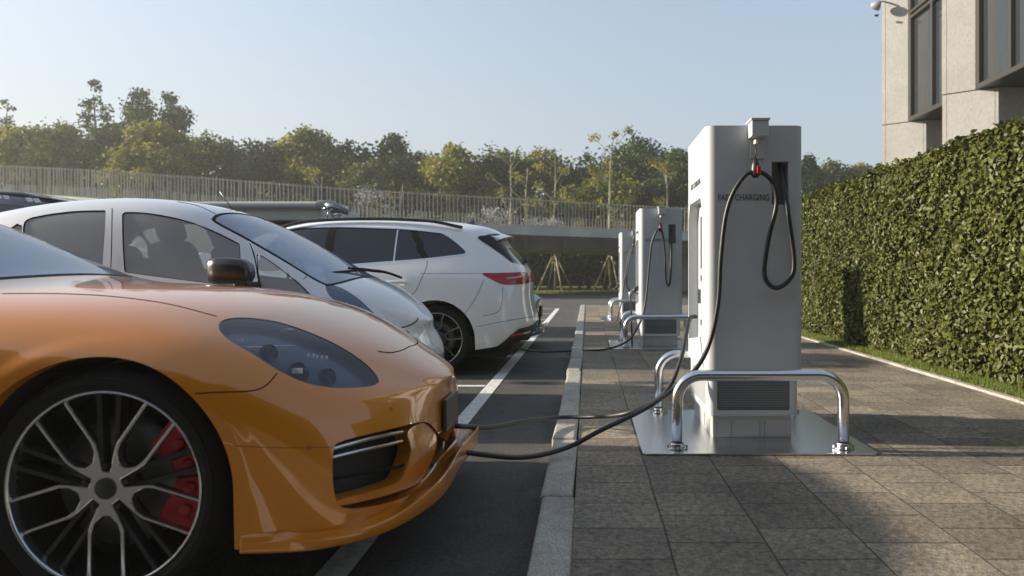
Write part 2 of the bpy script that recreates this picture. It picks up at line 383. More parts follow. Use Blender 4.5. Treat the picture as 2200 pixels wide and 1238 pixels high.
def bay(y0,y1):
    """glazed box between the piers, from y0 (far) to y1 (near)"""
    fr=[]; 
    x=9.0; d=.10
    fr.append(box(x,y1,ZS,x+.9,y0-.002,ZS+.12)); 
    fr.append(box(x,y0-.14,ZS+.12,x+d,y0-.004,TOPZ)); fr.append(box(x,y1,ZS+.12,x+d,y1+.10,TOPZ))
    ym=y0-(y0-y1)*.44
    fr.append(box(x+.006,ym-.05,ZS+.12,x+.2,ym+.05,TOPZ))
    for zt in (ZS+2.85,ZS+3.0,ZS+5.6): fr.append(box(x+.003,y1+.1,zt,x+.15,y0-.14,zt+.09))
    V,F=merge(*fr); w=bevel_obj(mk('window_frame',[(V,F,FM)],bld,False),.008,1)
    for ya,yb in ((ym+.05,y0-.14),(y1+.1,ym-.05)):
        v,f=box(x+.11,ya,ZS+.12,x+.125,yb,TOPZ-.02); p=mk('pane',[(v,f,GL)],bld,False)
    # room behind the glass, soffit and lower recessed wall
    v,f=box(x+.9,y1,ZS-.02,11.15,y0-.004,ZS+.0); mk('soffit',[(v,f,DK)],bld,False)
    v,f=box(10.6,y1,-.05,10.7,y0-.004,ZS-.03); mk('lower_wall',[(v,f,mat('recessed_wall',(.09,.085,.075),.8))],bld,False)
    v,f=box(x+.55,y1+.03,ZS+.13,x+.57,y0-.16,TOPZ-.1)
    mk('blind',[(v,f,mat('grey_blind',(.16,.16,.155),.9))],bld,False)
ys=[19.6,16.2,12.8]
for i,yy in enumerate(ys): pier(yy,i==0)
for yy in ys: bay(yy,yy-3.4+.46)
V,F=box(10.72,9.9,-.05,24,20.0,TOPZ); mk('wall',[(V,F,SM)],bld,False)
V,F=box(8.9,9.9,TOPZ+.002,24,20.2,TOPZ+.5); mk('parapet',[(V,F,SM)],bld,False)
# flood light on the corner pier
fl=wp(1885,12,19.8); fo=empty('flood_light',tuple(fl),'small grey flood light bracketed on the far corner of the building','light fitting')
WG=mat('weathered_grey',(.35,.36,.36),.4,metal=.3)
V,F=merge(lathe([(.001,-.16),(.07,-.15),(.12,-.03),(.14,.06),(.135,.07),(.001,.05)],(fl[0]-.02,fl[1],fl[2]),'X',20)); mk('lamp_head',[(V,F,WG)],fo)
V,F=tube([fl+[.0,0,.05],fl+[.15,0,.12],fl+[.42,.1,.1]],.025,8); mk('bracket',[(V,F,WG)],fo)
V,F=lathe([(.001,-.19),(.055,-.18),(.06,-.15)],(fl[0]-.02,fl[1],fl[2]-.12),'Z',14); mk('sensor',[(V,F,mat('dark_lens',(.03,.03,.035),.2))],fo)

# ---------------------------------------------------------------- overpass with slatted fence
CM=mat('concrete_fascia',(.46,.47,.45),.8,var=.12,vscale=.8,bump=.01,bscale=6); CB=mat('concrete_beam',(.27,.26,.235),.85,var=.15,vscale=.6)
road=[(-60,42,6.6),(-37.5,36,5.45),(-26.6,34,4.83),(-18.0,31.3,4.02),(-10.2,30,3.31),(-3.56,33,3.23),(5.4,37,3.12),(14,41,3.05),(30,49,3.0)]
rp=spline(road,14)
ov=empty('overpass',(0,34,0),'concrete overpass crossing behind the car park under the slatted fence','bridge')
def sweep(path,prof,closed=True):
    """prof: (lateral, up) ; lateral positive = away from the camera"""
    V=[];F=[];n=len(path);k=len(prof)
    for i,p in enumerate(path):
        t=path[min(i+1,n-1)]-path[max(i-1,0)]; t=np.array([t[0],t[1],0]); t/=np.linalg.norm(t); nn=np.array([-t[1],t[0],0])
        for a,b in prof: q=p+nn*a; V.append((q[0],q[1],q[2]+b))
    for i in range(n-1):
        for j in range(k if closed else k-1):
            j2=(j+1)%k; F.append((i*k+j,i*k+j2,(i+1)*k+j2,(i+1)*k+j))
    return V,F
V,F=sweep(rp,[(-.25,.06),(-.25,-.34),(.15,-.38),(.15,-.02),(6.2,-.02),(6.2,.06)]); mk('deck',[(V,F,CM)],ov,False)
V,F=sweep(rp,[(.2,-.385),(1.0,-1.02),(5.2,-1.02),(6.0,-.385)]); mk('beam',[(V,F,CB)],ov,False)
# piers
for i in (10,40,84,104):
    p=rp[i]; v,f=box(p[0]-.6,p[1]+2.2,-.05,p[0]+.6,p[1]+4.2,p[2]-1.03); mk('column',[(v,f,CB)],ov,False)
# diaphragm ribs under the cantilever
parts=[]
for i in range(2,len(rp)-2,3):
    p=rp[i]; parts.append(([(p[0]-.09,p[1]-.05,p[2]-.39),(p[0]+.09,p[1]-.05,p[2]-.39),(p[0]+.09,p[1]+1.0,p[2]-.39),(p[0]-.09,p[1]+1.0,p[2]-.39),(p[0]-.09,p[1]+.9,p[2]-1.0),(p[0]+.09,p[1]+.9,p[2]-1.0)],[(0,1,2,3),(0,4,5,1),(0,3,4),(1,5,2),(3,2,5,4)]))
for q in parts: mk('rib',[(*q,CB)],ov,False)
fe=empty('slatted_fence',(0,34,3.3),'long fence of thin pale vertical slats on top of the overpass','fence')
SLM=mat('slat_metal',(.36,.345,.28),.6,var=.15,vscale=1.5)
seg=[0]; 
for i in range(1,len(rp)): seg.append(seg[-1]+np.linalg.norm((rp[i]-rp[i-1])[:2]))
RP=np.array(rp); tot=seg[-1]; sp=.19; parts=[]; posts=[]
ss=np.arange(0,tot,sp); XY=np.stack([np.interp(ss,seg,RP[:,k]) for k in range(3)],1)
for i,(x,y,z) in enumerate(XY):
    w=.018; j=rng.uniform(-.03,.03)
    parts.append(box(x-w+j,y-.03,z+.05,x+w+j,y+.02,z+1.42))
V,F=merge(*parts); mk('slats',[(V,F,SLM)],fe,False)
V1,F1=sweep(rp,[(.03,.10),(.03,.16),(.07,.16),(.07,.10)]); V2,F2=sweep(rp,[(.03,1.34),(.03,1.38),(.07,1.38),(.07,1.34)])
V,F=merge((V1,F1),(V2,F2)); mk('rail',[(V,F,SLM)],fe,False)
# second, lower fence along the far edge of the deck
fe2=empty('slatted_fence',(0,40,3.3),'second slatted fence on the far edge of the overpass, seen through the first','fence')
parts=[]
for i,(x,y,z) in enumerate(XY[::1]): parts.append(box(x-.022,y+6.0,z+.05,x+.022,y+6.03,z+1.05))
V,F=merge(*parts); mk('slats',[(V,F,SLM)],fe2,False)

# ---------------------------------------------------------------- trees
BK=mat('bark',(.10,.085,.06),.9,var=.3,vscale=3); BP=mat('pale_bark',(.32,.29,.20),.85,var=.2,vscale=3)
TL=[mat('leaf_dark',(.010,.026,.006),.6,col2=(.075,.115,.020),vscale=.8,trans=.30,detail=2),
    mat('leaf_mid',(.020,.042,.008),.6,col2=(.150,.175,.026),vscale=.8,trans=.35,detail=2),
    mat('leaf_yellow',(.060,.080,.012),.6,col2=(.300,.270,.036),vscale=.8,trans=.4,detail=2)]
def crown_pts(clumps,n,r):
    P=[];D=[];w=np.array([c[3]**2 for c in clumps]); w=w/w.sum(); cnt=r.multinomial(n,w)
    for c,k in zip(clumps,cnt):
        d=r.normal(0,1,(k,3)); d/=np.linalg.norm(d,axis=1)[:,None]; rr=c[3]*(r.uniform(0,1,k)**.5)*(1+.30*np.abs(r.normal(0,1,k)))
        P.append(np.array(c[:3])+d*rr[:,None]*np.array([1,1,.8])); D.append(d+[0,0,.35])
    return np.concatenate(P),np.concatenate(D)
def tree(name,px,topy,Y,wid,kind,label,cat='tree',leaf=.24,n=5000,sparse=False,base_z=1.6,bark=None,group='trees beyond the overpass',seed=0,trunk_r=.16,layer=False):
    r=np.random.default_rng(seed+int(px+500)*3); top=EYE+(VY-topy)*Y/FPX; x=(px-VX)*Y/FPX; w=wid*Y/FPX/2
    t=empty(name,(x,Y,0),label,cat,group)
    tk=[np.array([x+r.normal(0,.05)*i*.4,Y+r.normal(0,.05)*i*.3,i/6*top*.93]) for i in range(7)]; tk[0]=np.array([x,Y,-.05])
    parts=[tube(spline(tk,3),[trunk_r*(1-.85*i/18)+.012 for i in range(19)],7)]
    cl=[]
    nc=int(26+wid/7)
    if layer:
        for i in range(13):
            f=i/12; zc=base_z+ (top-base_z)*f; rad=w*(1.05-f)*.8+.15
            for _ in range(3 if f<.8 else 1):
                a=r.uniform(0,6.28); q=np.array([x+math.cos(a)*rad,Y+math.sin(a)*rad*.6,zc+r.normal(0,.15)])
                cl.append((*q,.32+.5*(1-f)*r.uniform(.6,1.2))); tz=zc-.25*rad
                parts.append(tube([np.array([x,Y,tz]),q],[.045,.015],5))
        cl.append((x,Y,top-.25,.3))
    else:
        for i in range(nc):
            f=r.uniform(0,1); a=r.uniform(0,6.28); zc=base_z+(top-base_z)*(.12+.80*f); env=w*math.sin(math.pi*min(1,.18+.74*f))**.6
            rad=env*r.uniform(.1,.95); cs=.20*w*r.uniform(.5,1.5)+.30; cs=min(cs,max(.35,top-zc))
            q=np.array([x+math.cos(a)*rad*.9,Y+math.sin(a)*rad*.8,zc]); cl.append((*q,cs))
            zt=max(.8,zc-.5*rad-.3); parts.append(tube(spline([np.array([x,Y,zt]),(np.array([x,Y,zt])+q)/2+[0,0,-.08],q],3),[.06-.007*j for j in range(7)],5))
        cl.append((x+r.normal(0,.1),Y,top-.3*min(w,1.8)*.7,.32*min(w,1.8)))
    V,F=merge(*parts); mk('trunk',[(V,F,bark or BK)],t)
    P,D=crown_pts(cl,n,r)
    V,F=leaf_cloud(P,D,leaf,seed+int(px)+500); fastmesh('crown',V,F,TL[kind],t)
    return t
T='trees beyond the overpass'
spec=[ # px, topy, Y, width, kind, look
 (-60,250,50,210,1,'green tree cut by the left edge of the view'),
 (70,272,48,170,2,'yellowish bushy tree left of the layered tree'),
 (140,262,50,190,1,'mid green broad tree in front of the tall layered tree'),
 (250,268,50,170,0,'dark green tree between the tall layered tree and the twin dark crowns'),
 (298,192,54,105,0,'tall dark tree, left one of two dark crowns rising above the row'),
 (365,203,54,95,0,'tall dark tree, right one of two dark crowns rising above the row'),
 (345,262,46,170,2,'bright yellow green tree in front of the two tall dark crowns'),
 (445,288,50,160,1,'green tree right of the bright yellow green tree'),
 (540,300,50,180,0,'low dark green tree behind the overpass above the white hatchback'),
 (655,276,50,150,2,'yellow green tree with a pointed feathery top'),
 (610,312,52,170,1,'mid green rounded tree left of the feathery pointed tree'),
 (745,306,50,140,0,'dark rounded tree just right of the feathery pointed tree'),
 (852,290,50,110,0,'dark tree with a round head above a gap of sky'),
 (800,345,48,150,1,'lower green tree filling the dip beside the round headed tree'),
 (905,330,50,150,0,'dark spreading tree right of the round headed tree'),
 (975,312,48,150,2,'golden green tree with a pointed tip in the middle of the row'),
 (1035,350,50,120,0,'low dark tree beside the golden green pointed tree'),
 (1085,326,50,150,1,'green tree behind the two bare pale trunks'),
 (1180,328,50,170,1,'green tree behind the first staked sapling'),
 (1265,330,50,160,0,'dark green tree left of the second staked sapling'),
 (1370,292,50,190,0,'largest dark round tree, left of the nearest charger'),
 (1450,322,48,150,0,'dark tree half hidden by the nearest charger'),
 (1300,372,46,150,2,'yellowish low tree at the foot of the largest round tree'),
 (1738,335,52,70,0,'small dark tree just right of the nearest charger'),
 (1790,348,56,110,1,'hazy green tree above the far end of the hedge'),
 (1850,352,56,110,2,'yellowish tree above the hedge left of the building'),
 (1900,350,58,110,1,'green tree partly hidden by the building corner'),
 (1560,360,52,260,1,'green tree hidden behind the nearest charger'),
]
for i,(px,ty,Y,w,k,lb) in enumerate(spec): tree('broadleaf_tree',px,ty,Y,w*1.22,k,lb,seed=i*7,n=int(5600+w*52),leaf=.26)
tree('layered_tree',207,172,52,110,0,'tall sparse tree with tiered branches and a thin pointed top','tree',leaf=.22,n=3800,base_z=7,seed=401,layer=True,group=None)
tree('layered_tree',12,214,52,70,0,'sparse tiered tree at the left edge of the view','tree',leaf=.22,n=2200,base_z=7,seed=402,layer=True,group=None)
# dark undergrowth beyond the overpass, reads as one mass
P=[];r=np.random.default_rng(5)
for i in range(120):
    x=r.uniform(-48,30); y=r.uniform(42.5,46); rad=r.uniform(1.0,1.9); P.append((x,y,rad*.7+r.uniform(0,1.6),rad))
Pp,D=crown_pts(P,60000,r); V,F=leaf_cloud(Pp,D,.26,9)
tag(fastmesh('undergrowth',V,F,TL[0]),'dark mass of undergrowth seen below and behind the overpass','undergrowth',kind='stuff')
# backing bank so that no sky shows under the trees
V,F=sweep([np.array([-120,62,0.]),np.array([0,60,0.]),np.array([120,66,0.])],[(0,0),(0,4.2),(3,5.5),(8,6),(8,0)]); 
struct(mk('wooded_bank',[(V,F,mat('bank_green',(.02,.028,.010),.95,var=.4,vscale=.5,bump=.3,bscale=1.5))],None,False))
# blossom shrubs behind the fence
BL=mat('white_blossom',(.50,.52,.52),.6,var=.1,vscale=4,trans=.3)
for i,(px,ty,w,h,lb) in enumerate([(800,404,75,60,'white blossoming shrub behind the fence above the white estate car, the tallest one'),(725,440,60,40,'low white blossoming shrub behind the fence above the round chrome mirror'),(1065,444,70,45,'white blossoming shrub behind the fence left of the bare pale trunks'),(1155,468,60,30,'small white blossoming shrub behind the fence beside the first sapling'),(1188,470,40,22,'white blossoming shrub behind the first staked sapling'),(860,460,80,30,'wide low white blossoming shrub beside the tallest one')]):
    Y=43.5; r=np.random.default_rng(i+60); x=(px-VX)*Y/FPX; top=EYE+(VY-ty)*Y/FPX; t=empty('blossom_shrub',(x,Y,0),lb,'shrub','white blossoming shrubs')
    cl=[(x+r.normal(0,w*Y/FPX*.28),Y+r.normal(0,.4),top-abs(r.normal(0,h*Y/FPX*.45))-.15,.12+r.uniform(0,.34)) for _ in range(26)]
    P,D=crown_pts(cl,430,r); V,F=leaf_cloud(P,D,.12,i); fastmesh('blossom',V,F,BL,t)
    parts=[tube([np.array([x,Y,-.05]),np.array([x+r.normal(0,.1),Y,top*.5]),np.array(c[:3])],[.05,.04,.012],5) for c in cl]
    V,F=merge(*parts); mk('stem',[(V,F,BK)],t)
# staked saplings
def sapling(px,ty,Y,lb,stakes=True,leafy=1.0,seed=0,r0=.09):
    r=np.random.default_rng(seed+90); x=(px-VX)*Y/FPX; top=EYE+(VY-ty)*Y/FPX; t=empty('staked_sapling' if stakes else 'bare_sapling',(x,Y,0),lb,'sapling','pale young saplings behind the overpass fence')
    pts=[np.array([x+r.normal(0,.06),Y,i/5*top]) for i in range(6)]; pts[0]=np.array([x,Y,-.05]); parts=[tube(spline(pts,3),[r0*(1-.75*i/15) for i in range(16)],7)]; cl=[]
    for k in range(9):
        zc=top*r.uniform(.5,.95); a=r.uniform(0,6.28); l=r.uniform(.5,1.5); q=np.array([x+math.cos(a)*l,Y+math.sin(a)*l*.5,zc+l*.8]); parts.append(tube([np.array([x,Y,zc]),q],[.028,.008],5)); cl.append((*q,.35))
    V,F=merge(*parts); mk('trunk',[(V,F,BP)],t)
    P,D=crown_pts(cl,int(500*leafy),r); V,F=leaf_cloud(P,D,.16,seed); fastmesh('crown',V,F,TL[2],t)
    if stakes:
        for a in (25,115,205,295):
            dx,dy=math.cos(R_(a))*1.15,math.sin(R_(a))*.9
            V,F=tube([np.array([x+dx,Y+dy,-.05]),np.array([x+dx*.12,Y+dy*.12,2.05])],.055,6); mk('stake',[(V,F,BP)],t)
        V,F=box(x-.25,Y-.2,1.75,x+.25,Y-.1,1.85); mk('crossbar',[(V,F,BP)],t,False)
sapling(1192,328,41,'pale staked sapling seen above and below the overpass, right of the white estate car',seed=1)
sapling(1312,308,41,'pale staked sapling beside the farthest charger',seed=2)
sapling(1432,360,41,'pale staked sapling between the second and the nearest charger',seed=3)
sapling(1097,338,42.6,'bare pale sapling, left one of a close pair',False,.3,4,.10)
sapling(1131,362,42.6,'bare pale sapling, right one of a close pair',False,.2,5,.10)
sapling(862,395,42.6,'thin bare sapling under the round headed tree',False,.3,6)
sapling(560,400,42.6,'thin bare sapling left of the round chrome mirror',False,.3,7)
sapling(690,380,42.6,'thin bare sapling above the round chrome mirror',False,.6,8)

HZ=mat('haze_air'); n_=HZ.node_tree; n_.nodes.remove(n_.nodes['Principled BSDF']); pv_=n_.nodes.new('ShaderNodeVolumePrincipled'); pv_.inputs['Color'].default_value=(.92,.95,.88,1); pv_.inputs['Density'].default_value=.0014; pv_.inputs['Anisotropy'].default_value=.3
n_.links.new(pv_.outputs[0],n_.nodes['Material Output'].inputs['Volume'])
v,f=box(-75,-14,-1.2,45,72,16); hzo=tag(mk('haze',[(v,f,HZ)],None,False),'thin pale evening haze filling the air over the car park','haze',kind='stuff')
S.cycles.volume_bounces=0; S.cycles.volume_step_rate=5; S.cycles.volume_max_steps=64

# unseen office block added behind the viewer, shaped for the light: it shades the camera side and is mirrored in the lamps and paint
fb=empty('facing_building',(-10,-12,0),'office block with pale vertical fins, mirrored in the headlight of the orange car','building')
v,f=box(-40,-15,-.05,20,-10,12); mk('wall',[(v,f,mat('dark_facade',(.010,.010,.011),.6,spec=.2))],fb,False)
for i in range(34):
    x=-39.5+i*1.75; v,f=box(x,-10,-.04,x+.22,-9.78,12.1); mk('fin',[(v,f,mat('bronze_fin',(.040,.034,.026),.6,spec=.2))],fb,False)
# ================================================================ chargers and their guard rails
CG=mat('charger_grey',(.45,.475,.495),.42,var=.03,vscale=3,bump=.0006,bscale=500); CG2=mat('charger_plinth',(.33,.34,.335),.5)
BLK=mat('cable_rubber',(.016,.016,.016),.45,bump=.0006,bscale=60); INK=mat('dark_lettering',(.07,.075,.085),.5)
ST=mat('brushed_plate',(.62,.64,.66),.22,metal=1.0,bump=.0008,bscale=220); CH=mat('polished_tube',(.70,.71,.73),.24,metal=1.0,bump=.0003,bscale=90)
SCR=mat('screen_black',(.012,.013,.015),.12); RED=mat('red_plastic',(.55,.01,.015),.35); GRN=mat('green_light',(.04,.35,.05),.4); SLT=mat('slot_grey',(.17,.18,.20),.5)
def charger(dy,label,cables):
    Y0=3.96+dy; Y1=4.70+dy; t=empty('ev_charger',(.95,Y0+.37,PAV),label,'ev charger','fast chargers standing along the pavement')
    # upper cabinet: rounded vertical corners
    v,f=prism(rrect(.672,Y0,1.2276,Y1,.055,7),.502,1.89,'Z'); up=mk('cabinet',[(v,f,CG)],t)
    v,f=box(.60,Y0+.13,.66,.735,Y1-.06,1.52)       # recess in the road-side face
    poly=[(Y0+.14,.68),(Y1-.07,.62),(Y1-.07,1.40),(Y1-.12,1.50),(Y0+.19,1.50),(Y0+.14,1.42)]; v,f=prism(poly,.55,.735,'X'); cut(up,v,f)
    v,f=box(wp(1658,0,3.96)[0],Y0-.1,wp(0,440,3.96)[2],wp(1694,0,3.96)[0],Y0+.07,wp(0,347,3.96)[2]); cut(up,v,f)
    up.data.polygons.foreach_set('use_smooth',[True]*len(up.data.polygons)); up.data.set_sharp_from_angle(angle=R_(30))
    # lining of the cable slot
    v,f=box(wp(1659,0,3.96)[0],Y0+.066,wp(0,439,3.96)[2],wp(1693,0,3.96)[0],Y0+.069,wp(0,348,3.96)[2]); mk('slot_lining',[(v,f,SLT)],t,False)
    v,f=prism(rrect(.69,Y0+.012,1.20,Y1-.012,.03,5),.242,.50,'Z'); mid=mk('lower_cabinet',[(v,f,CG)],t); cut(mid,*prism(rrect(wp(1541,0,3.97)[0],.272,wp(1697,0,3.97)[0],.475,.012,4),Y0-.05,Y0+.03,'Y'))
    mid.data.polygons.foreach_set('use_smooth',[True]*len(mid.data.polygons)); mid.data.set_sharp_from_angle(angle=R_(30))
    # perforated grille: rows of holes cut as a lattice of small rods
    gx0,gx1,gz0,gz1=wp(1542,0,3.97)[0],wp(1696,0,3.97)[0],.273,.474
    v,f=box(gx0,Y0+.026,gz0,gx1,Y0+.029,gz1); mk('grille_back',[(v,f,mat('grille_dark',(.012,.012,.012),.8))],t,False)
    nx=42;nz=21;V=[];F=[]; dx=(gx1-gx0)/nx; dz=(gz1-gz0)/nz
    # each cell is a square frame with a hexagonal hole
    for j in range(nz):
        for i in range(nx):
            cx=gx0+(i+.5)*dx+(dx/2 if j%2 else 0); cz=gz0+(j+.5)*dz
            if cx+dx/2>gx1+1e-6: continue
            o=len(V)
            for a,b in ((-1,-1),(1,-1),(1,1),(-1,1)): V.append((cx+a*dx/2,Y0+.018,cz+b*dz/2))
            for k in range(8): w=R_(22.5+45*k+180); V.append((cx+math.cos(w)*dx*.36,Y0+.018,cz+math.sin(w)*dx*.36))
            h=o+4; F+= [(o,o+1,h+2,h+1),(o+1,h+3,h+2),(o+1,o+2,h+4,h+3),(o+2,h+5,h+4),(o+2,o+3,h+6,h+5),(o+3,h+7,h+6),(o+3,o,h+0,h+7),(o,h+1,h+0)]
    mk('grille',[(V,F,mat('grille_metal',(.20,.21,.215),.45))],t,False)
    # side vent of the lower cabinet
    V=[];F=[]
    for j in range(16):
        for i in range(20):
            y=Y0+.12+i*.025; z=.285+j*.0115; o=len(V); s=.004; V+=[(.6885,y-s,z-s),(.6885,y+s,z-s),(.6885,y+s,z+s),(.6885,y-s,z+s)]; F.append((o,o+1,o+2,o+3))
    mk('side_vent',[(V,F,mat('vent_hole',(.13,.13,.125),.6))],t,False)
    v,f=box(.715,Y0+.03,PAV+.012,1.166,Y1-.03,.241); pl=bevel_obj(mk('plinth',[(v,f,CG2)],t,False),.004)
    for q in [box(x-.0015,Y0+.0275,PAV+.02,x+.0015,Y0+.031,.205) for x in (.735,.822,.985,1.012)]+[box(.7125,y-.0015,PAV+.02,.716,y+.0015,.20) for y in (Y0+.13,Y0+.3,Y0+.5)]: mk('plinth_joint',[(*q,SLT)],t,False)
    # screens inside the recess
    v,f=box(.722,Y0+.19,1.08,.734,Y0+.50,1.41); mk('screen',[(v,f,SCR)],t,False)
    v,f=box(.722,Y0+.19,.72,.734,Y0+.50,1.04); s2=mk('socket_panel',[(v,f,SCR)],t,False)
    v,f=box(.718,Y0+.22,.76,.7225,Y0+.47,1.0); mk('socket_plate',[(v,f,CG)],t,False)
    v,f=box(.712,Y0+.46,.86,.728,Y0+.56,.95); mk('handle_clip',[(v,f,SCR)],t,False)
    for z,m,nm in ((1.13,GRN,'start_button'),(1.165,RED,'stop_button')):
        v,f=lathe([(.001,-.016),(.016,-.014),(.018,0)],(.722,Y0+.30,z),'X',14); mk(nm,[(v,f,m)],t)
    # hook box, back plate, retractor
    a=wp(1612,262,3.90); b=wp(1648,295,3.90)
    v,f=box(a[0],Y0-.10,b[2],b[0],Y0-.002,a[2]); v2,f2=box(a[0]-.006,Y0-.107,a[2]+.001,b[0]+.006,Y0+.03,a[2]+.014)
    V,F=merge((v,f),(v2,f2)); bevel_obj(mk('hook_box',[(V,F,CG)],t,False),.003)
    a=wp(1611,292,3.955); b=wp(1642,341,3.955); v,f=box(a[0],Y0-.012,b[2],b[0],Y0-.0005,a[2]-.02); bevel_obj(mk('back_plate',[(v,f,CG)],t,False),.003)
    hx,_,hz=wp(1624,302,3.9); kx,_,kz=wp(1624,345,3.88)
    v,f=lathe([(.012,0),(.012,.02),(.006,.024)],(hx,Y0-.06,hz-.02),'Z',14); mk('wire_outlet',[(v,f,mat('white_plastic',(.7,.7,.68),.4))],t)
    v,f=tube([(hx,Y0-.06,hz-.015),(kx,Y0-.065,kz)],.0035,6); mk('retractor_wire',[(v,f,BLK)],t)
    g=wp(1624,362,3.88)
    v,f=lathe([(.003,.055),(.014,.05),(.022,.02),(.026,-.01),(.025,-.035),(.014,-.05),(.001,-.052)],(g[0],Y0-.068,g[2]),'Z',16); ho=mk('cable_holder',[(v,f,BLK)],t)
    v,f=box(g[0]+.002,Y0-.098,g[2]-.030,g[0]+.024,Y0-.088,g[2]+.012); bevel_obj(mk('release_tab',[(v,f,RED)],ho,False),.004)
    text_obj('FAST CHARGING',.052,Matrix.Translation((wp(1598,0,3.96)[0],Y0-.0008,wp(0,425,3.96)[2]))@Matrix.Rotation(R_(90),4,'X')@Matrix.Scale(.74,4,(1,0,0)),INK,t)
    text_obj('FAST CHARGING',.05,Matrix.Translation((.6712,(Y0+Y1)/2,1.60))@Matrix.Rotation(R_(-90),4,'Z')@Matrix.Rotation(R_(90),4,'X'),INK,t)
    return t
NM=['nearest and largest grey fast charger, beside the orange car','second grey fast charger, whose cable runs to the white estate car','farthest grey fast charger, half hidden by the second one']
DY=[0,5.05,10.3]
for d,nm in zip(DY,NM): charger(d,nm,None)
where=['under the nearest charger','under the second charger','under the farthest charger']
for d,w in zip(DY,where):
    v,f=prism(rrect(.288,3.635+d,1.525,4.81+d,.035,5),PAV+.001,PAV+.013,'Z'); p=tag(bevel_obj(mk('base_plate',[(v,f,ST)],None,False),.003),'shiny flat steel base plate on the pavement '+w,'base plate','steel base plates under the chargers')
    for yy,pos in ((3.75,'front'),(4.72,'rear')):
        t=empty('guard_rail',(.93,yy+d,PAV+.013),'polished steel hoop rail at the %s edge of the plate %s'%(pos,w),'guard rail','polished hoop rails round the chargers')
        x0,x1,zt,rr=.4825,1.375,.503,.13; P=[(x0,yy+d,PAV+.014),(x0,yy+d,zt-rr)]
        for k in range(1,9): a=R_(180-90*k/9); P.append((x0+rr+rr*math.cos(a),yy+d,zt-rr+rr*math.sin(a)))
        P+=[(x0+rr,yy+d,zt),(x1-rr,yy+d,zt)]
        for k in range(1,9): a=R_(90-90*k/9); P.append((x1-rr+rr*math.cos(a),yy+d,zt-rr+rr*math.sin(a)))
        P+=[(x1,yy+d,zt-rr),(x1,yy+d,PAV+.014)]
        v,f=tube(P,.0305,20); mk('hoop',[(v,f,CH)],t)
        for x in (x0,x1):
            v,f=lathe([(.032,.03),(.037,.03),(.040,.026),(.040,.006),(.058,.006),(.058,0)],(x,yy+d,PAV+.0135),'Z',24); fl=mk('flange',[(v,f,CH)],t,True,40)
            V,F=merge(*[lathe([(.001,.012),(.006,.012),(.006,0)],(x+.05*math.cos(a),yy+d+.05*math.sin(a),PAV+.019),'Z',6) for a in (0,1.57,3.14,4.71)]); mk('bolt',[(V,F,CH)],fl,False)
# ---- cables
def cable(pts,label,r=.0128,group='black charging cables'):
    v,f=tube(spline(pts,9),r,12); o=mk('charging_cable',[(v,f,BLK)],None,True); return tag(o,label,'cable',group)
def P3(l): return [tuple(wp(*q)) for q in l]
def sh(l,d): return [(x,y+d,z) for x,y,z in l]
loop=P3([(1675,352,4.02),(1680,372,3.99),(1692,450,3.93),(1706,560,3.92),(1697,600,3.915),(1666,619,3.91),(1643,592,3.91),(1650,520,3.91),(1668,440,3.91),(1661,395,3.90),(1642,374,3.89),(1624,370,3.885),(1602,376,3.89),(1575,415,3.905),(1558,470,3.92),(1548,560,3.92),(1543,650,3.92),(1525,735,3.93),(1497,790,3.90),(1452,832,3.86),(1400,870,3.80),(1350,897,3.74)])
c1=loop+P3([(1290,925,3.66),(1230,957,3.60),(1170,976,3.50),(1110,983,3.36),(1050,978,3.22)])+[(-.575,3.1,.262)]
cable(c1,'black cable looped on the nearest charger front and sagging to the orange car')
c2=P3([(1496,680,4.28),(1482,685,4.25),(1474,720,4.15),(1462,775,4.05),(1438,832,3.98),(1400,866,3.97),(1340,890,4.0),(1270,896,4.25),(1200,897,4.3),(1120,906,4.05),(1050,918,3.7)])+[(-.62,3.3,.33)]
cable(c2,'upper black cable from the road side of the nearest charger to the orange car')
d=DY[1]; k=(3.96+d)/3.96
l2=P3([(1442,492,9.07),(1442,520,9.0),(1441,590,8.96),(1437,614,8.95),(1431,600,8.95),(1428,540,8.95),(1424,505,8.93),(1418,492,8.92),(1410,498,8.92),(1400,525,8.93),(1394,580,8.95),(1388,640,8.93),(1380,680,8.9),(1365,712,8.8),(1345,735,8.6),(1300,751,8.55),(1230,754,8.6),(1170,756,8.5),(1130,752,8.3),(1105,744,8.15)])
cable(l2,'black cable looped on the second charger, running across the kerb to the estate')
l3=P3([(1370,632,9.55),(1362,628,9.4),(1354,640,9.3),(1356,660,9.28),(1357,700,9.3),(1358,742,9.33)])
cable(l3,'short black cable hanging beside the second charger behind its hoop rails')
l4=P3([(1360,512,14.3),(1361,525,14.2),(1352,560,14.15),(1347,600,14.15),(1348,618,14.15),(1356,626,14.2),(1362,622,14.3)])
cable(l4,'thin looking black cable looped on the farthest charger')
l5=P3([(1361,525,14.2),(1352,545,14.18),(1342,600,14.15),(1335,650,14.1),(1325,690,13.9)])
cable(l5,'black cable falling from the holder of the farthest charger')
l6=P3([(1332,604,14.6),(1318,606,14.5),(1311,612,14.5),(1316,618,14.5),(1325,614,14.5)])
cable(l6,'small black cable loop at the road side of the farthest charger')
# connectors plugged into the road side
for (px,py,Y,w,m2) in ((1362,622,9.45,'second',WG),(1325,616,14.55,'farthest',BLK)):
    c=wp(px,py,Y); t=empty('charging_plug',tuple(c),'black plug with %s grip in the side of the %s charger'%('silver' if w=='second' else 'black',w),'plug','plugs in the chargers')
    v,f=tube([c+[.07,0,.03],c+[.02,0,.0],c+[-.02,0,-.03]],[.028,.03,.02],10); mk('plug_head',[(v,f,BLK)],t)
    v,f=tube([c+[-.02,0,-.03],c+[-.05,0,-.045],c+[-.055,0,-.12]],[.02,.024,.014],10); mk('grip',[(v,f,m2)],t)
